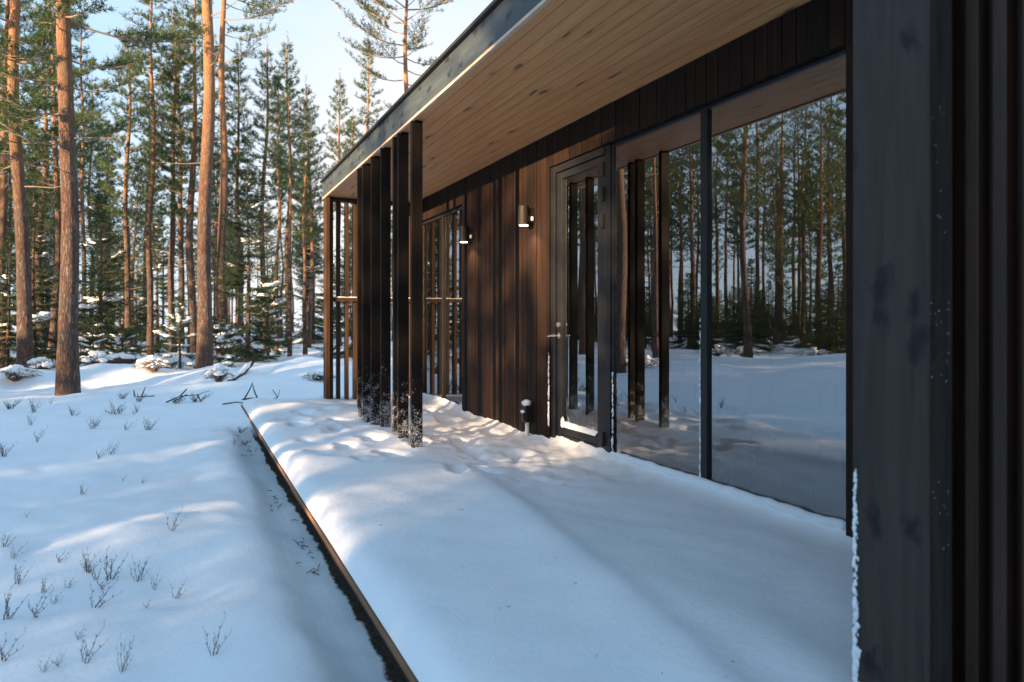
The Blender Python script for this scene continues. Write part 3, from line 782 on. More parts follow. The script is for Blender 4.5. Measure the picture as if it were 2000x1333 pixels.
def trunk_path(rg, H, lean, wob, n):
    pts = []; ox = rg.random() * 40
    for i in range(n + 1):
        z = H * i / n
        pts.append(Vector((lean[0] * z + wob * noise.noise(Vector((ox, z * 0.22, 0))) * min(1, z / 3), lean[1] * z + wob * noise.noise(Vector((ox, z * 0.22, 9))) * min(1, z / 3), z - 0.25 if i == 0 else z)))
    return pts
def pine_parts(seed, H, cb, spread, r0, mature=False, K=16, nl=0.115, nw=0.0095, dz=0.42, seg=10, rings=22, lean=(0, 0), dead=8, wob=0.25, dens=1.3):
    rg = random.Random(seed); rs = np.random.RandomState(seed)
    pts = trunk_path(rg, H, lean, wob, rings)
    rad = []
    for i in range(rings + 1):
        z = H * i / rings
        rad.append(r0 * ((1 - 0.93 * z / H) ** 0.75) * (1 + 0.34 * math.exp(-max(0, z) / 0.55)) + 0.004)
    tr = MB(); tr.tube(pts, rad, seg, wob=0.035, rg=rg)
    def pos(z):
        k = min(rings - 1e-3, max(0, z / H * rings)); i = int(k); return pts[i].lerp(pts[i + 1], k - i) if i else Vector((0, 0, z))
    def rz(z):
        k = min(rings - 1e-3, max(0, z / H * rings)); i = int(k); return rad[i]
    cw = MB()                                                     # twigs (slot 1) and needles (slot 0)
    for i in range(dead):                                         # bare dead branches under the crown
        z = rg.uniform(0.25 * H if mature else 0.16 * H, cb + 0.1)
        an = rg.random() * 6.283; l = rg.uniform(0.3, 1.3) * (1 if not mature else 1.2)
        d = Vector((math.cos(an), math.sin(an), rg.uniform(-0.15, 0.35)))
        p = pos(z); q = [p + d * (rz(z) * 0.7)]
        for k in range(4): q.append(q[-1] + d * (l / 4) + Vector((rg.uniform(-1, 1), rg.uniform(-1, 1), rg.uniform(-0.4, 1.0))) * 0.05 * l)
        r_ = 0.006 + 0.006 * l
        cw.tube(q, [r_, r_ * 0.8, r_ * 0.6, r_ * 0.4, r_ * 0.15], 5, 1)
        for k in (1, 2, 3):
            e = q[k] + Vector((rg.uniform(-1, 1), rg.uniform(-1, 1), rg.uniform(-0.2, 0.8))) * 0.22 * l
            cw.tube([q[k], e], [r_ * 0.4, r_ * 0.1], 4, 1, cap=False)
    P, D, L = [], [], []
    z = cb
    while z < H - 0.15:
        t = (z - cb) / (H - cb)
        if mature: prof = (math.sin(math.pi * min(1, 0.16 + 0.84 * t)) ** 0.7) * 0.95 + 0.05
        else: prof = (1 - t) ** 0.75 * min(1, 0.55 + t / 0.22 * 0.45) + 0.05
        nbr = rg.randint(3, 5) if not mature else rg.randint(2, 4)
        a0 = rg.random() * 6.283
        for j in range(nbr):
            if rg.random() < 0.12 * (1 - t) + (0.2 if mature else 0.0): continue
            an = a0 + j * 6.283 / nbr + rg.uniform(-0.35, 0.35)
            l = spread * prof * rg.uniform(0.6, 1.15)
            if l < 0.12: l = 0.12
            el = R(rg.uniform(-12, 14) + 50 * t ** 1.6)
            d = Vector((math.cos(an) * math.cos(el), math.sin(an) * math.cos(el), math.sin(el)))
            p0 = pos(z + rg.uniform(-0.12, 0.12))
            sidev = Vector((-math.sin(an), math.cos(an), 0))
            ns = 5; q = []
            bend = rg.uniform(-0.22, 0.22); lift = rg.uniform(0.06, 0.30) * (0.7 + 0.6 * (1 - t))
            for k in range(ns + 1):
                s = k / ns
                q.append(p0 + d * (l * s) + sidev * (bend * l * s * s) + Vector((0, 0, lift * l * s * s - 0.10 * l * math.sin(math.pi * s) * (1 - t))))
            br = 0.005 + 0.0085 * l
            cw.tube(q, [br * (1 - 0.85 * k / ns) for k in range(ns + 1)], 4, 1, cap=False)
            s = 0.30 if l > 0.8 else 0.12
            flip = 1
            while s < 1.0:
                k = min(ns - 1, int(s * ns)); p = q[k].lerp(q[k + 1], s * ns - k)
                bd = (q[k + 1] - q[k]).normalized()
                tl = (0.14 + 0.42 * l * (1 - s) * rg.uniform(0.5, 1.1)) * (1 if l > 0.5 else 0.7)
                td = (bd * 0.75 + sidev * flip * rg.uniform(0.4, 0.95) + Vector((0, 0, rg.uniform(-0.05, 0.55)))).normalized()
                e = p + td * tl
                cw.tube([p, p.lerp(e, 0.5) + Vector((0, 0, -0.01)), e + Vector((0, 0, 0.04 * tl))], [br * 0.35, br * 0.25, br * 0.12], 3, 1, cap=False)
                n = max(1, int(tl / 0.14 * dens + rg.random() * 0.6))
                for h in range(n):
                    u = (h + 0.75) / n * rg.uniform(0.85, 1.05)
                    sd = (td * 0.7 + Vector((rg.uniform(-0.5, 0.5), rg.uniform(-0.5, 0.5), rg.uniform(0.15, 0.95)))).normalized()
                    P.append(tuple(p + td * (tl * min(1, u)))); D.append(tuple(sd)); L.append(rg.uniform(0.09, 0.19))
                s += rg.uniform(0.06, 0.12) / max(l, 0.45) * 1.25 / dens; flip = -flip
            P.append(tuple(q[-1])); D.append(tuple((q[-1] - q[-2]).normalized() + Vector((0, 0, 0.5)))); L.append(0.2)
        z += dz * rg.uniform(0.7, 1.2) * (1 if not mature else 1.1)
    P.append(tuple(pos(H - 0.1))); D.append((0, 0, 1)); L.append(0.5)
    cw.tris(needles(rs, P, D, L, K, nl, nw), 0)
    return tr, cw

def spruce_parts(seed, H, spread, K=15, snow=0.5, low=0.05, dz=0.22, nw=0.010):
    rg = random.Random(seed); rs = np.random.RandomState(seed)
    tr = MB(); pts = trunk_path(rg, H, (rg.uniform(-0.02, 0.02), rg.uniform(-0.02, 0.02)), 0.06, 10)
    r0 = 0.012 * H + 0.015
    tr.tube(pts, [r0 * (1 - 0.95 * i / 10) + 0.003 for i in range(11)], 8)
    cw, sn = MB(), MB()
    P, D, L = [], [], []
    z = low * H
    while z < H - 0.08:
        t = z / H
        c = pts[min(10, int(t * 10))]
        for j in range(rg.randint(4, 6)):
            an = rg.random() * 6.283
            l = spread * (1 - t) ** 0.85 * rg.uniform(0.6, 1.15) + 0.10
            el = R(-28 + 62 * t + rg.uniform(-8, 8))
            d = Vector((math.cos(an) * math.cos(el), math.sin(an) * math.cos(el), math.sin(el)))
            sv = Vector((-math.sin(an), math.cos(an), 0))
            q = [Vector((c.x, c.y, z)) + d * (l * k / 5) + Vector((0, 0, 0.22 * l * (k / 5) ** 2.2 - 0.05 * l * math.sin(3.14 * k / 5))) for k in range(6)]
            cw.tube(q, [(0.004 + 0.007 * l) * (1 - 0.85 * k / 5) for k in range(6)], 4, 1, cap=False)
            s = 0.15
            while s <= 1.0:
                k = min(4, int(s * 5)); p = q[k].lerp(q[k + 1], s * 5 - k); bd = (q[k + 1] - q[k]).normalized()
                for fl in (-1, 1):
                    tl = 0.06 + 0.42 * l * (1 - s * 0.85) * rg.uniform(0.6, 1.1)
                    td = (bd * 0.8 + sv * fl * 0.8 + Vector((0, 0, rg.uniform(-0.45, -0.05)))).normalized()
                    n = max(1, int(tl / 0.13))
                    for h in range(n):
                        P.append(tuple(p + td * (tl * h / n))); D.append(tuple(td + Vector((0, 0, -0.15 * h / n)))); L.append(tl / n * 1.15)
                s += 0.085 / max(l, 0.3)
            if rg.random() < snow and l > 0.25:
                s0 = rg.uniform(0.3, 0.7)
                for h in range(rg.randint(2, 5)):
                    s = min(0.98, s0 + h * 0.11); k = min(4, int(s * 5)); p = q[k].lerp(q[k + 1], s * 5 - k)
                    w = l * rg.uniform(0.05, 0.12) + 0.015
                    rot = Matrix.Rotation(an, 3, 'Z') @ Matrix.Rotation(-el * 0.8, 3, 'Y')
                    sn.blob(p + Vector((0, 0, w * 0.25)) + sv * rg.uniform(-0.5, 0.5) * w, w * 1.5, w * rg.uniform(0.8, 1.5), w * 0.38, rg, rough=0.7, rot=rot, lo=True)
        z += dz * rg.uniform(0.8, 1.2) * (1.15 - 0.4 * t)
    P.append(tuple(pts[-1] - Vector((0, 0, 0.05)))); D.append((0, 0, 1)); L.append(0.25)
    cw.tris(needles(rs, P, D, L, K, 0.055, nw, 0.8), 0)
    return tr, cw, sn

class Proto:
    def __init__(self, name, parts):
        self.h = name
        self.tr = parts[0].mesh("trunk", M["bark"], True)
        nm = M["spruce"] if len(parts) == 3 else M["pine"]
        self.cw = parts[1].mesh("crown", [nm, M["deadwood"]])
        self.sn = parts[2].mesh("branch_snow", M["snow"], True) if len(parts) == 3 and parts[2].v else None
        j = MB()                                                   # one-mesh version for far copies
        j.add(parts[0].v, parts[0].f, 2); n = len(j.v); j.v += parts[1].v; j.f += [tuple(i + n for i in f) for f in parts[1].f]; j.m += parts[1].m
        self.one = j.mesh("whole_tree", [nm, M["deadwood"], M["bark"]])
def plant(name, proto, x, y, rz, sc, label, cat, group=None, far=False, z=None):
    z = gz(x, y) - 0.02 if z is None else z
    if far:
        o = bpy.data.objects.new(name, proto.one); COL.objects.link(o)
    else:
        o = empty(name)
        for nm, me in (("trunk", proto.tr), ("crown", proto.cw), ("branch_snow", proto.sn)):
            if me:
                c = bpy.data.objects.new(nm, me); COL.objects.link(c); c.parent = o
    o.location = (x, y, z); o.rotation_euler = (0, 0, rz); o.scale = (sc, sc, sc) if not isinstance(sc, tuple) else sc
    return tag(o, label, cat, group)

# --- the four big near trunks, each its own mesh
def near_pine(u, y, label, **kw):
    x, y = at_d(u, y)
    plant("pine_tree", Proto("near", pine_parts(**kw)), x, y, 0, 1.0, label, "pine tree")
near_pine(133, 14.1, "thick reddish pine trunk standing alone on the snow in front of the other trees", seed=21, H=15, cb=4.4, spread=2.1, r0=0.148, mature=True, K=16, nl=0.095, nw=0.0075, seg=28, rings=60, lean=(-0.006, 0.0), dead=6, wob=0.10, dens=1.7)
near_pine(50, 19.3, "thick grey-brown pine leaning slightly left near the left edge", seed=22, H=17, cb=5.0, spread=2.4, r0=0.15, mature=True, K=16, nl=0.10, nw=0.0085, seg=28, rings=60, lean=(-0.022, 0.0), dead=7, wob=0.12, dens=1.7)
near_pine(400, 18.2, "thick sunlit orange pine trunk between the deck and the lone front pine", seed=23, H=19, cb=9.6, spread=2.6, r0=0.165, mature=True, K=12, nl=0.09, nw=0.007, seg=28, rings=60, lean=(0.004, 0.0), dead=5, wob=0.12, dens=1.2)
near_pine(437, 25.5, "slightly thinner pine just behind and right of the sunlit orange trunk", seed=24, H=18, cb=8.8, spread=2.7, r0=0.155, mature=True, K=10, nl=0.10, nw=0.009, seg=20, rings=46, lean=(0.0, 0.0), dead=12, wob=0.15)
near_pine(796, 25.0, "tall open-crowned pine rising above the roof edge", seed=25, H=15.5, cb=9.3, spread=2.9, r0=0.15, mature=True, K=10, nl=0.10, nw=0.009, seg=16, rings=36, dead=14, wob=0.15)

PM = [Proto("mid", pine_parts(31, 11.5, 4.6, 1.45, 0.115)), Proto("mid", pine_parts(32, 12.5, 6.2, 1.2, 0.105, dead=14)),
      Proto("mid", pine_parts(33, 10.5, 4.0, 1.6, 0.12)), Proto("mid", pine_parts(34, 13.5, 6.6, 1.5, 0.13, dead=12)),
      Proto("slim", pine_parts(35, 13.0, 8.0, 0.95, 0.095, dead=14))]
PF = [Proto("far", pine_parts(41 + i, h, cb, sp, r0, K=9, nl=0.15, nw=0.019, dz=0.48, seg=7, rings=10, dead=6, dens=0.9)) for i, (h, cb, sp, r0) in
      enumerate([(12.5, 5.5, 1.5, 0.12), (13.5, 6.8, 1.35, 0.12), (11.0, 4.0, 1.6, 0.115), (14.0, 7.5, 1.3, 0.13)])]
PT = [Proto("tall", pine_parts(51 + i, h, cb, 2.3, 0.15, True, K=6, nl=0.14, nw=0.02, dz=0.5, seg=12, rings=20, dead=8, dens=0.9)) for i, (h, cb) in enumerate([(17, 7.5), (18.5, 9.0), (16, 6.2)])]
PS = [Proto("spruce", spruce_parts(61, 6.5, 1.7, snow=0.08)), Proto("spruce", spruce_parts(62, 5.2, 1.6, snow=0.12)),
      Proto("spruce", spruce_parts(63, 2.4, 0.95, snow=0.6, K=12)), Proto("spruce", spruce_parts(64, 1.1, 0.5, snow=0.9, K=10, dz=0.12))]

mids = [  # pixel column, distance along the house, prototype, scale, label
 (252, 30, 0, 1.06, "slim pine with a broad rounded crown between the lone front pine and sunlit trunk"),
 (293, 29, 4, 1.18, "very tall slim pine whose narrow top stands highest left of the sunlit trunk"),
 (338, 31, 3, 1.02, "dense pine directly left of the sunlit orange trunk, yellow light on its trunk"),
 (352, 36, 3, 1.10, "slim pine squeezed between two others just left of the sunlit orange trunk"),
 (376, 29, 2, 1.30, "dark full pine whose crown touches the sunlit orange trunk from the left"),
 (163, 27, 4, 0.86, "thin brightly sunlit pine trunk just right of the lone front pine"),
 (102, 27, 0, 1.05, "slim pine rising between the two thick trunks at the left"),
 (82, 33, 2, 1.25, "dark pine with low foliage behind the leaning left trunk"),
 (178, 38, 1, 1.0, "pale slim pine behind the snowy spruce at left"),
 (466, 30, 1, 0.96, "slim pine right of the thinner thick trunk with its crown open to the sky"),
 (522, 30, 0, 1.08, "pine with a yellow sunlit pointed top left of the roof"),
 (541, 28, 4, 0.80, "thin pale trunk shining brightest among the pines left of the deck"),
 (563, 33, 1, 1.12, "pine with a grey-green pointed top near the roof"),
 (566, 25, 4, 0.72, "slim trunk with pale bare forked branches left of the end screen"),
 (601, 33, 0, 1.05, "pine with a bushy crown left of the house corner"),
 (596, 26, 1, 0.70, "short orange trunk closest to the house corner post"),
 (662, 36, 1, 1.10, "pine with its spire just above the roof's far corner"),
 (716, 36, 4, 1.20, "pine with a narrow spire above the roof, right of another spire"),
 (690, 44, 3, 1.05, "lower spire showing between two spires over the roof"),
 (8, 24, 3, 0.95, "slim pine cut by the left edge of the photo"),
]
trs = random.Random(12)
for u, y, k, s, lb in mids:
    x, y = at_d(u, y)
    plant("pine_tree", PM[k], x, y, trs.random() * 6.28, s, lb, "pine tree", "slim pines in the middle of the forest")
# snowy spruces of the undergrowth
for u, y, k, s, lb in [
 (196, 22.5, 1, 0.92, "dark spruce with snow on its boughs between the lone front pine and the far trunks"),
 (484, 23.0, 0, 0.92, "dark spruce with drooping snowy branches just left of the deck's far end"),
 (352, 20.2, 2, 0.80, "low snow-covered spruce hugging the left side of the sunlit trunk"),
 (66, 23.5, 0, 0.75, "dark green spruce behind the leaning left trunk"),
 (14, 22.0, 1, 0.70, "dark spruce at the very left edge"),
 (308, 32, 0, 0.85, "spruce dusted with snow between the slim trunks left of the sunlit one"),
 (430, 21.0, 3, 1.35, "small spruce sapling right at the foot of the sunlit trunk"),
 (240, 18.6, 3, 1.0, "small snow-clad spruce sapling by the fallen log"),
 (182, 18.2, 3, 0.9, "small snow-clad spruce sapling just right of the lone front pine"),
 (524, 26, 2, 1.2, "small spruce between the bright trunks left of the deck"),
 (690, 24, 1, 1.0, "spruce showing through the gaps of the slatted end screen"),
 (612, 40, 0, 1.1, "spruce far back beside the house corner post")]:
    x, y = at_d(u, y)
    plant("spruce_tree", PS[k], x, y, trs.random() * 6.28, s, lb, "spruce tree", "snowy spruces under the pines")
# packed far forest
used = []
n = 0
while n < 104:
    u = trs.uniform(-60, 900); y = trs.uniform(34, 75)
    x, yy = at_d(u, y)
    if any((x - a) ** 2 + (yy - c) ** 2 < 2.0 for a, c in used): continue
    used.append((x, yy)); n += 1
    plant("pine_tree", PF[trs.randrange(4)], x, yy, trs.random() * 6.28, (0.8, 0.8, trs.uniform(0.68, 0.95)), "slim distant pine in the packed rows at the back of the forest", "pine tree", "distant pines at the back", far=True)
n = 0
while n < 12:
    u = trs.uniform(-60, 700); y = trs.uniform(30, 62)
    x, yy = at_d(u, y)
    if any((x - a) ** 2 + (yy - c) ** 2 < 1.2 for a, c in used): continue
    used.append((x, yy)); n += 1
    plant("spruce_tree", PS[trs.choice((0, 1, 1))], x, yy, trs.random() * 6.28, trs.uniform(0.6, 1.15), "distant dark spruce filling the gaps between the far pines", "spruce tree", "distant spruces at the back", far=True)

for i in range(12):
    x, y = trs.uniform(17, 34), trs.uniform(-10, 20)
    plant("pine_tree", PF[trs.randrange(4)], x, y, trs.random() * 6.28, trs.uniform(0.8, 1.0), "pine behind the house, outside its added rear window", "pine tree", "pines behind the house", far=True)
# --- forest left of the frame: seen in the glass, and it dapples the low sun
sd = Vector((0.9, 0.43)).normalized()
def lane(x, y): return -x * sd.y + y * sd.x
LANES = [(16.2, 3.6), (7.0, 0.9), (4.2, 0.4), (22, 2.0), (27.5, 2.2), (33, 1.5)]
def clear(x, y, r):
    p = lane(x, y)
    return all(abs(p - c) > w + r for c, w in LANES)
def mirrored(u, v, z):
    r = ray(u, v); k = (z - CAM_H) / r.z
    return 2 * (GLS + 0.012) - r.x * k, r.y * k
for u, v, k, s, lb in [(1208, 728, 0, 1.0, "thick grey pine mirrored at the left side of the two-pane window"), (1140, 690, 1, 1.0, "sunlit pine mirrored in the glass of the door"),
                       (1478, 664, 1, 1.0, "pine with a reddish trunk mirrored in the middle of the right pane"), (1620, 668, 2, 1.0, "pine mirrored at the right edge of the right pane"),
                       (1560, 660, 0, 0.95, "orange-lit pine mirrored in the right pane beside the table"), (1285, 668, 2, 0.9, "slim pine mirrored between the dark slats")]:
    x, y = mirrored(u, v, -0.3)
    plant("pine_tree", PT[k], x, y, trs.random() * 6.28, s, lb, "pine tree", "pines mirrored in the glass")
refl = 0; tries = 0
while refl < 70 and tries < 6000:
    tries += 1
    x = trs.uniform(-50, -5); y = trs.uniform(6, 44)
    if math.atan2(-x, y) < R(13.5): continue                       # keep out of the direct view
    if not clear(x, y, 0.45): continue
    if 19.5 < lane(x, y) < 31: continue
    if any((x - a) ** 2 + (y - c) ** 2 < 4.5 for a, c in used): continue
    if x > -9 and y < 17: continue
    used.append((x, y)); refl += 1
    pr, far = (PF[trs.randrange(4)], True) if trs.random() < 0.6 else (PT[trs.randrange(3)], True)
    plant("pine_tree", pr, x, y, trs.random() * 6.28, trs.uniform(0.8, 1.1), "pine of the forest opposite the house, seen mirrored in its windows", "pine tree", "forest mirrored in the windows", far=far)
for i in range(60):
    x = trs.uniform(-46, -6.5); y = trs.uniform(8, 40)
    if not clear(x, y, 0.8): continue
    if 19.5 < lane(x, y) < 31: continue
    if math.atan2(-x, y) < R(14): continue
    plant("spruce_tree", PS[trs.choice((1, 2, 2))], x, y, trs.random() * 6.28, trs.uniform(0.45, 0.8), "snowy spruce opposite the house, seen mirrored in its windows", "spruce tree", "spruces mirrored in the windows", far=True)
LANES = [(16.2, 3.4), (6.6, 0.9), (3.55, 0.30), (22, 2.0), (27.5, 2.2)]
for i in range(400):
    x = trs.uniform(-44, -14); y = trs.uniform(14, 54)
    if math.atan2(-x, y) < R(13.5) or math.atan2(-x + 5.5, y) > R(56): continue
    sp2 = trs.random() < 0.72 or x < -36
    if not sp2 and lane(x, y) < 31: continue
    if any((x - a) ** 2 + (y - c) ** 2 < 2.5 for a, c in used): continue
    used.append((x, y))
    if sp2: plant("spruce_tree", PS[1], x, y, trs.random() * 6.28, (0.8, 0.8, trs.uniform(0.45, 0.75)), "low spruce in the far undergrowth, mirrored in the windows", "spruce tree", "low undergrowth spruces mirrored in the windows", far=True)
    else: plant("pine_tree", PF[trs.choice((0, 2, 1))], x, y, trs.random() * 6.28, trs.uniform(0.8, 1.1), "pine of the forest opposite the house, seen mirrored in its windows", "pine tree", "forest mirrored in the windows", far=True)
    if len(used) > 400: break
for x, y, k in ((-11, 17.5, 0), (-15, 16.5, 1), (-9.5, 20.5, 4), (-19, 18, 0), (-12, 24, 1), (-23, 17, 0), (-16, 26.5, 3)):
    plant("pine_tree", PM[k], x, y, trs.random() * 6.28, trs.uniform(0.9, 1.1), "sunlit pine at the front of the forest opposite the house, seen mirrored in its windows", "pine tree", "sunlit pines mirrored in the windows", far=True)
sw = 0; tries = 0  # unseen trees added towards the sun as shadow casters
PS.append(Proto("spruce", spruce_parts(65, 9.5, 2.0, snow=0.15, K=10, dz=0.30, nw=0.016)))
while sw < 78 and tries < 6000:
    tries += 1
    a = trs.uniform(13, 44); p = trs.uniform(-6.5, 15)
    x, y = -sd.x * a - sd.y * p, -sd.y * a + sd.x * p
    if math.atan2(-x, y) < R(14) and y > 0: continue
    spr = trs.random() < 0.62
    if not clear(x, y, 0.85 if spr else 0.8): continue
    if any((x - q[0]) ** 2 + (y - q[1]) ** 2 < 2.2 for q in used): continue
    used.append((x, y)); sw += 1
    if spr: plant("spruce_tree", PS[4], x, y, trs.random() * 6.28, trs.uniform(0.75, 1.05), "unseen tall spruce added on the sunny side to shade the deck", "spruce tree", "added spruces on the sunny side", far=True)
    else: plant("pine_tree", PF[trs.choice((0, 2, 2))], x, y, trs.random() * 6.28, trs.uniform(0.75, 1.0), "unseen pine added on the sunny side to cast its shadow across the deck", "pine tree", "added pines on the sunny side", far=True)

for i in range(80):  # unseen low spruces added, their height set to stop the lowest sun rays
    a = trs.uniform(11.5, 19); p = trs.uniform(-2.5, 8.2) if i < 40 else trs.uniform(8, 20.5)
    x, y = -sd.x * a - sd.y * p, -sd.y * a + sd.x * p
    plant("spruce_tree", PS[1], x, y, trs.random() * 6.28, (0.55, 0.55, 0.52 * (a / 12.0) * trs.uniform(0.85, 1.08) + (0.12 if i >= 34 else 0.10 if 2.4 < p < 4.6 else 0.04)), "unseen low spruce added on the sunny side to keep the near snow in shade", "spruce tree", "added low spruces on the sunny side", far=True)

# ---------------------------------------------------------------- forest floor things
def snowy_bush(u, v, r, h, label, seed):
    p = at_z(u, v, -0.28); p.z = gz(p.x, p.y) - 0.03
    rg = random.Random(seed); root = empty("snowy_bush", p); tag(root, label, "bush", "snow-laden bushes at the forest edge")
    tw, sn = MB(), MB()
    for i in range(90):
        an = rg.random() * 6.283; l = r * rg.uniform(0.4, 1.1); hh = h * rg.uniform(0.5, 1.05)
        q = []
        for k in range(7):
            s = k / 6
            q.append(Vector((math.cos(an) * l * s + rg.uniform(-.02, .02), math.sin(an) * l * s + rg.uniform(-.02, .02), hh * (1 - (1.0 - s * 1.05) ** 2) * (1 - 0.55 * s * s))))
        tw.tube(q, [0.009 * (1 - 0.7 * k / 6) for k in range(7)], 4)
        if i % 3: sn.tube([a + Vector((0, 0, 0.010)) for a in q[2:6]], [0.017 * rg.uniform(0.3, 1.2) * (0.4 if n_ in (0, 3) else 1) for n_, _ in enumerate(q[2:6])], 5)
    for i in range(6):
        an = rg.random() * 6.283; l = r * rg.uniform(0.1, 0.8)
        sn.blob((math.cos(an) * l, math.sin(an) * l, h * (1 - (l / r) ** 2) * 0.9), 0.09, 0.08, 0.05, rg, rough=0.6)
    tw.build("branches", M["twig"], root); sn.build("branch_snow", M["snow"], root, smooth=True)
snowy_bush(300, 742, 0.42, 0.38, "rounded snow-laden bush left of the sunlit trunk", 1)
snowy_bush(428, 752, 0.30, 0.42, "upright snow-laden bush right of the sunlit trunk's foot", 2)
snowy_bush(30, 752, 0.50, 0.34, "spreading snow-laden bush below the leaning left trunk", 3)
snowy_bush(84, 742, 0.40, 0.30, "low snow-laden bush right of the leaning left trunk", 4)
snowy_bush(188, 738, 0.38, 0.30, "snow-laden bush at the left end of the fallen log", 5)
snowy_bush(620, 742, 0.40, 0.22, "low twiggy bush in snow beside the house corner post", 6)
for i, (u, v) in enumerate(((1400, 690), (1455, 690), (1500, 676), (1250, 716), (1590, 690))):
    x, y = mirrored(u, v + 6, -0.25)
    rg = random.Random(90 + i)
    pu = 1000 + F_PX * (x * CY - y * SY) / (x * SY + y * CY); pv = VPY - F_PX * (-1.28) / (x * SY + y * CY)
    snowy_bush(pu, pv, 0.7, 0.45, "snow-laden bush opposite the house, mirrored low in the windows", 20 + i)
def log(name, pts, r, label):
    root = empty(name, pts[0]); tag(root, label, "fallen log")
    P = [Vector(p) - Vector(pts[0]) for p in pts]
    b = MB(); b.tube(P, [r * (1 - 0.3 * i / len(P)) for i in range(len(P))], 10); b.build("stem", M["bark"], root, smooth=True)
    fine = []
    for a, c in zip(P, P[1:]): fine += [a.lerp(c, k / 8) for k in range(8)]
    s = MB(); s.tube([p + Vector((0, 0, r * 0.85)) for p in fine], [r * (0.80 + 0.45 * noise.noise(Vector((i * 0.3, r, 0)))) * min(1, (len(fine) - i) / 5 + 0.15, (i + 1) / 5) for i in range(len(fine))], 8); s.build("log_snow", M["snow"], root, smooth=True)
a = at_z(178, 741, -0.3); c = at_z(262, 733, -0.3)
log("fallen_log", [(a.x, a.y, gz(a.x, a.y) - 0.02), (a.x * .7 + c.x * .3, a.y + 0.1, 0.04), (a.x * .4 + c.x * .6, a.y + 0.2, 0.10), (c.x, c.y, 0.03), (c.x + 0.5, c.y + 0.4, gz(c.x + .5, c.y + .4))], 0.09, "arched fallen log under a thick roll of snow, right of the lone front pine")
a = at_z(448, 750, -0.3); c = at_z(512, 722, 0.0)
log("fallen_log", [(a.x, a.y, gz(a.x, a.y)), (a.x * .5 + c.x * .5, a.y + 0.6, -0.14), (a.x * .1 + c.x * .9, a.y + 1.2, 0.04)], 0.06, "straight fallen log slanting up the snow mound left of the deck")
# broken sticks
def sticks(u, v, label, segs, r):
    p = at_z(u, v, -0.3); p.z = gz(p.x, p.y)
    b = MB()
    for q in segs: b.tube([Vector(a) for a in q], [r * (1 - 0.25 * i) for i in range(len(q))], 6)
    o = b.build("broken_branch", M["stem"], loc=p); tag(o, label, "branch")
sticks(490, 774, "dark broken branch standing like a small tripod in the snow", [[(-0.12, 0, -0.02), (-0.02, 0.02, 0.16), (0.03, 0, 0.28)], [(0.12, 0, -0.02), (0.06, 0, 0.12), (0.03, 0, 0.24)], [(-0.14, 0.0, 0.0), (0.0, 0, 0.02), (0.10, 0.02, 0.015)]], 0.014)
sticks(536, 778, "curved bare twig poking out of the snow left of the deck", [[(-0.06, 0, 0.0), (0.05, 0, 0.03), (0.09, 0.02, 0.16)], [(0.05, 0, 0.03), (-0.03, 0, 0.17)]], 0.008)
sticks(365, 782, "dark twiggy branch half buried in the snow below the sunlit trunk", [[(-0.3, 0, 0.0), (-0.1, 0.05, 0.08), (0.15, 0, 0.10), (0.35, 0, 0.16)], [(-0.1, 0.05, 0.08), (0.0, 0, 0.2)], [(0.15, 0, 0.1), (0.2, 0.1, 0.0)], [(-0.2, 0, 0), (0, -0.1, 0.12)]], 0.012)
sticks(276, 776, "dark stump-like branch end in the snow left of the sunlit trunk", [[(-0.1, 0, 0), (-0.11, 0, 0.12)], [(0.0, 0, 0), (0.03, 0, 0.08), (0.06, 0, 0.17)], [(-0.1, 0, 0.0), (0.2, 0, 0.01)]], 0.012)
sticks(462, 790, "dark stick lying flat on the snow near the deck's far corner", [[(-0.2, 0, 0.01), (0.0, 0.02, 0.03), (0.2, 0, 0.0)]], 0.012)
# heather and bilberry stems poking through the snow
def tuft_mesh(seed, n, h, spread, mat, r=0.0016):
    rg = random.Random(seed); b = MB()
    for i in range(n):
        an = rg.random() * 6.283; l = h * rg.uniform(0.5, 1.1); o = Vector((rg.uniform(-1, 1), rg.uniform(-1, 1), 0)) * spread * 0.35
        d = Vector((math.cos(an) * spread, math.sin(an) * spread, 0)) + Vector((spread * 0.5, 0, 0))
        q = [o + d * (s ** 1.4) + Vector((0, 0, l * s - 0.02)) + Vector((rg.uniform(-.006, .006), rg.uniform(-.006, .006), 0)) for s in (0, .25, .5, .75, 1)]
        b.tube(q, [r, r * 0.9, r * 0.8, r * 0.6, r * 0.3], 4)
        for k in (1, 2, 2, 3, 3, 4):
            e = q[k] + Vector((rg.uniform(-1, 1) * 0.3 + 0.1, rg.uniform(-1, 1) * 0.3, rg.uniform(0.3, 1.0))) * l * rg.uniform(0.12, 0.30)
            b.tube([q[k], e], [r * 0.7, r * 0.25], 3, cap=False)
            for w in range(2):
                f = q[k].lerp(e, rg.uniform(0.4, 0.9)); g_ = f + Vector((rg.uniform(-1, 1), rg.uniform(-1, 1), rg.uniform(0.2, 1))) * l * 0.07
                b.tube([f, g_], [r * 0.55, r * 0.3], 3, cap=False)
    return b.mesh("stems", mat)
TF = [tuft_mesh(71, 13, 0.17, 0.06, M["stem"]), tuft_mesh(72, 8, 0.15, 0.05, M["stem"]), tuft_mesh(73, 5, 0.14, 0.06, M["stem"]),
      tuft_mesh(74, 12, 0.12, 0.09, M["drygrass"], 0.0026), tuft_mesh(75, 16, 0.22, 0.16, M["stem"], 0.005)]
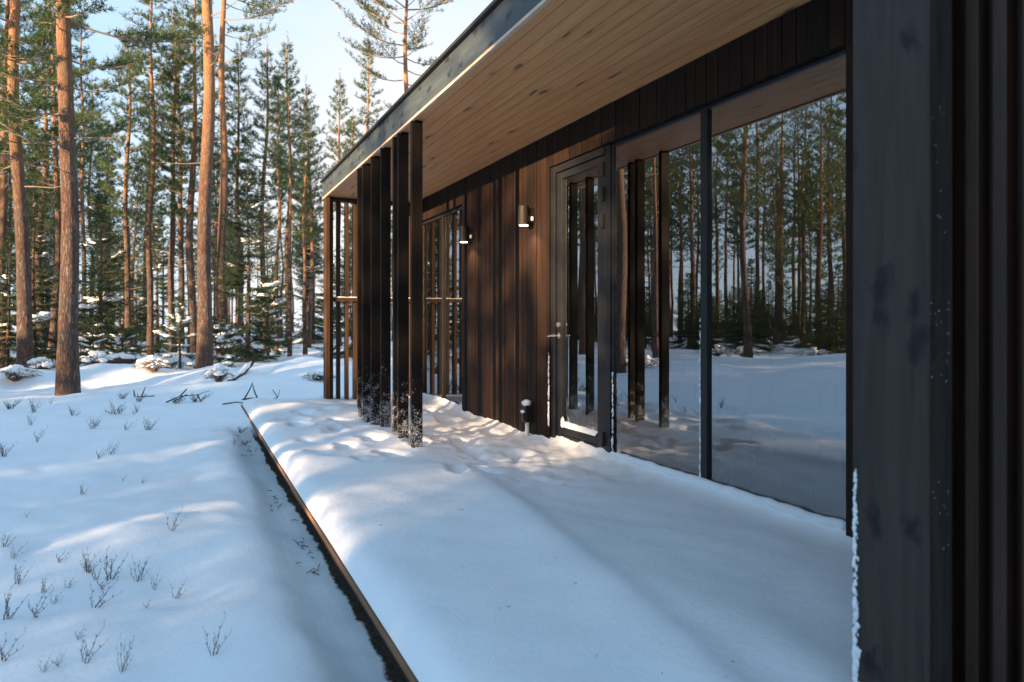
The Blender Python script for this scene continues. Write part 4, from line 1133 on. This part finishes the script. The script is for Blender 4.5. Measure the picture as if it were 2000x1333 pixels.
tufts = [(172, 1118, 0, 1.1, "largest dark heather tuft in the left foreground snow"), (212, 1132, 1, 1.2, "tall straight stems right beside the largest heather tuft"),
 (268, 1135, 1, 1.0, "slanting dark heather tuft right of the largest one"), (112, 1098, 2, 0.9, None), (34, 1140, 1, 0.9, None), (8, 1068, 1, 0.9, "heather tuft cut by the left edge of the photo"),
 (330, 1038, 2, 1.3, "lone thin heather stem standing in bare snow left of the deck"), (338, 1170, 2, 1.0, None), (66, 1205, 2, 1.3, None), (12, 1210, 1, 1.3, "leaning heather stems low at the left edge"),
 (178, 1188, 2, 1.2, None), (150, 1248, 2, 0.8, None), (160, 1296, 2, 1.2, "wispy heather tuft near the bottom edge, left one"), (238, 1312, 1, 0.9, "fanned heather tuft at the bottom edge"),
 (410, 1282, 2, 1.2, "sideways spray of fine twigs nearest the deck in the foreground"), (84, 1158, 1, 0.8, None), (298, 1152, 2, 0.9, None), (160, 966, 1, 0.8, None), (66, 806, 0, 1.6, "heather clump directly below the lone front pine"),
 (142, 812, 0, 1.3, None), (182, 838, 0, 1.5, None), (228, 808, 3, 2.0, "reddish dry tuft right of the lone front pine"), (268, 806, 0, 1.3, None), (242, 840, 2, 1.6, None), (290, 840, 0, 1.5, None), (216, 888, 1, 1.2, None),
 (190, 896, 2, 1.2, None), (70, 864, 2, 1.5, None), (8, 892, 0, 1.2, None), (60, 830, 1, 1.4, None), (96, 790, 2, 1.6, None), (385, 786, 4, 1.0, "dense dark stems below the sunlit trunk"), (345, 788, 4, 0.8, None),
 (272, 786, 4, 0.8, None), (20, 800, 4, 0.7, None), (480, 800, 2, 1.5, None), (240, 780, 4, 0.6, None), (128, 1150, 2, 0.7, None), (100, 1180, 2, 0.7, None), (20, 1090, 2, 0.9, None), (196, 1150, 2, 1.0, None), (286, 1188, 2, 0.6, None),
 (52, 1010, 2, 0.6, None), (240, 940, 2, 0.7, None), (276, 945, 2, 0.7, None), (0, 1290, 2, 0.9, None), (110, 1300, 2, 0.7, None), (80, 1316, 2, 0.6, None), (455, 868, 2, 0.6, None), (470, 846, 4, 0.5, None), (478, 870, 4, 0.45, None)]
tg = random.Random(8)
for u, v, k, s, lb in tufts:
    p = at_z(u, v, -0.32)
    for _ in range(4): p = at_z(u, v, gz(p.x, p.y))
    if p.length > 40: continue
    o = bpy.data.objects.new("heather_tuft", TF[k]); COL.objects.link(o)
    o.location = (p.x, p.y, gz(p.x, p.y)); o.rotation_euler = (tg.uniform(-.15, .15), tg.uniform(-.15, .15), tg.uniform(-0.9, 0.9)); w_ = tg.uniform(0.7, 1.2); o.scale = (s * 0.75 * w_, s * 0.75 * w_, s * tg.uniform(0.55, 0.9))
    for extra in range(1 if k == 0 and s < 1.6 else 0):
        e = bpy.data.objects.new("heather_tuft", TF[tg.choice((1, 2, 2))]); COL.objects.link(e)
        ex, ey = p.x + tg.gauss(0, 0.11), p.y + tg.gauss(0, 0.13)
        e.location = (ex, ey, gz(ex, ey)); e.rotation_euler = (tg.uniform(-.4, .4), tg.uniform(-.4, .4), tg.uniform(-1.5, 1.5)); q_ = s * tg.uniform(0.3, 0.75); e.scale = (q_, q_, q_ * tg.uniform(0.6, 1.1))
        tag(e, "small thin heather tuft among many others in the snow left of the deck", "heather tuft", "small scattered heather tufts")
    if lb: tag(o, lb, "heather tuft", "heather tufts in the snow")
    else: tag(o, "small thin heather tuft among many others in the snow left of the deck", "heather tuft", "small scattered heather tufts")
# twigs and litter in the hollow under the deck edge
b = MB(); lg = random.Random(15)
for i in range(46):
    y = lg.choice((lg.gauss(8.2, 0.5), lg.gauss(8.0, 0.5), lg.gauss(5.6, 0.25), lg.gauss(4.2, 0.2))); y = min(9.3, max(1.3, y)); x = DECK0 + 0.05 - abs(lg.gauss(0, 0.045 if y < 6.4 else 0.10))
    z = gz(x, y) + 0.006; an = lg.random() * 6.283; l = lg.uniform(0.015, 0.06)
    d = Vector((math.cos(an), math.sin(an), lg.uniform(-0.1, 0.6))) * l
    b.tube([(x, y, z), Vector((x, y, z)) + d * 0.5 + Vector((0, 0, 0.008)), Vector((x, y, z)) + d], [0.0026, 0.0022, 0.001], 4)
o = b.build("twig_litter", M["stem"]); tag(o, "dark twigs and litter in the bare hollow under the deck edge", "twigs", kind="stuff")

for o in bpy.data.objects:
    if o.parent and o.name.split(".")[0] in ("snow_crust", "branch_snow"): o["kind"] = "stuff"
# fallen needles and bark flakes on the deck snow
b = MB(); lg = random.Random(33)
for i in range(46):
    y = lg.uniform(1.2, 5.5); x = lg.uniform(0.8, 2.6); z = sz(x, y) + 0.002; an = lg.random() * 6.283; l = lg.uniform(0.006, 0.018)
    b.tube([(x, y, z), (x + math.cos(an) * l, y + math.sin(an) * l, z + 0.001)], [0.0011, 0.0007], 4)
o = b.build("fallen_needles", M["stem"]); tag(o, "tiny fallen needles scattered on the deck snow", "needles", kind="stuff")
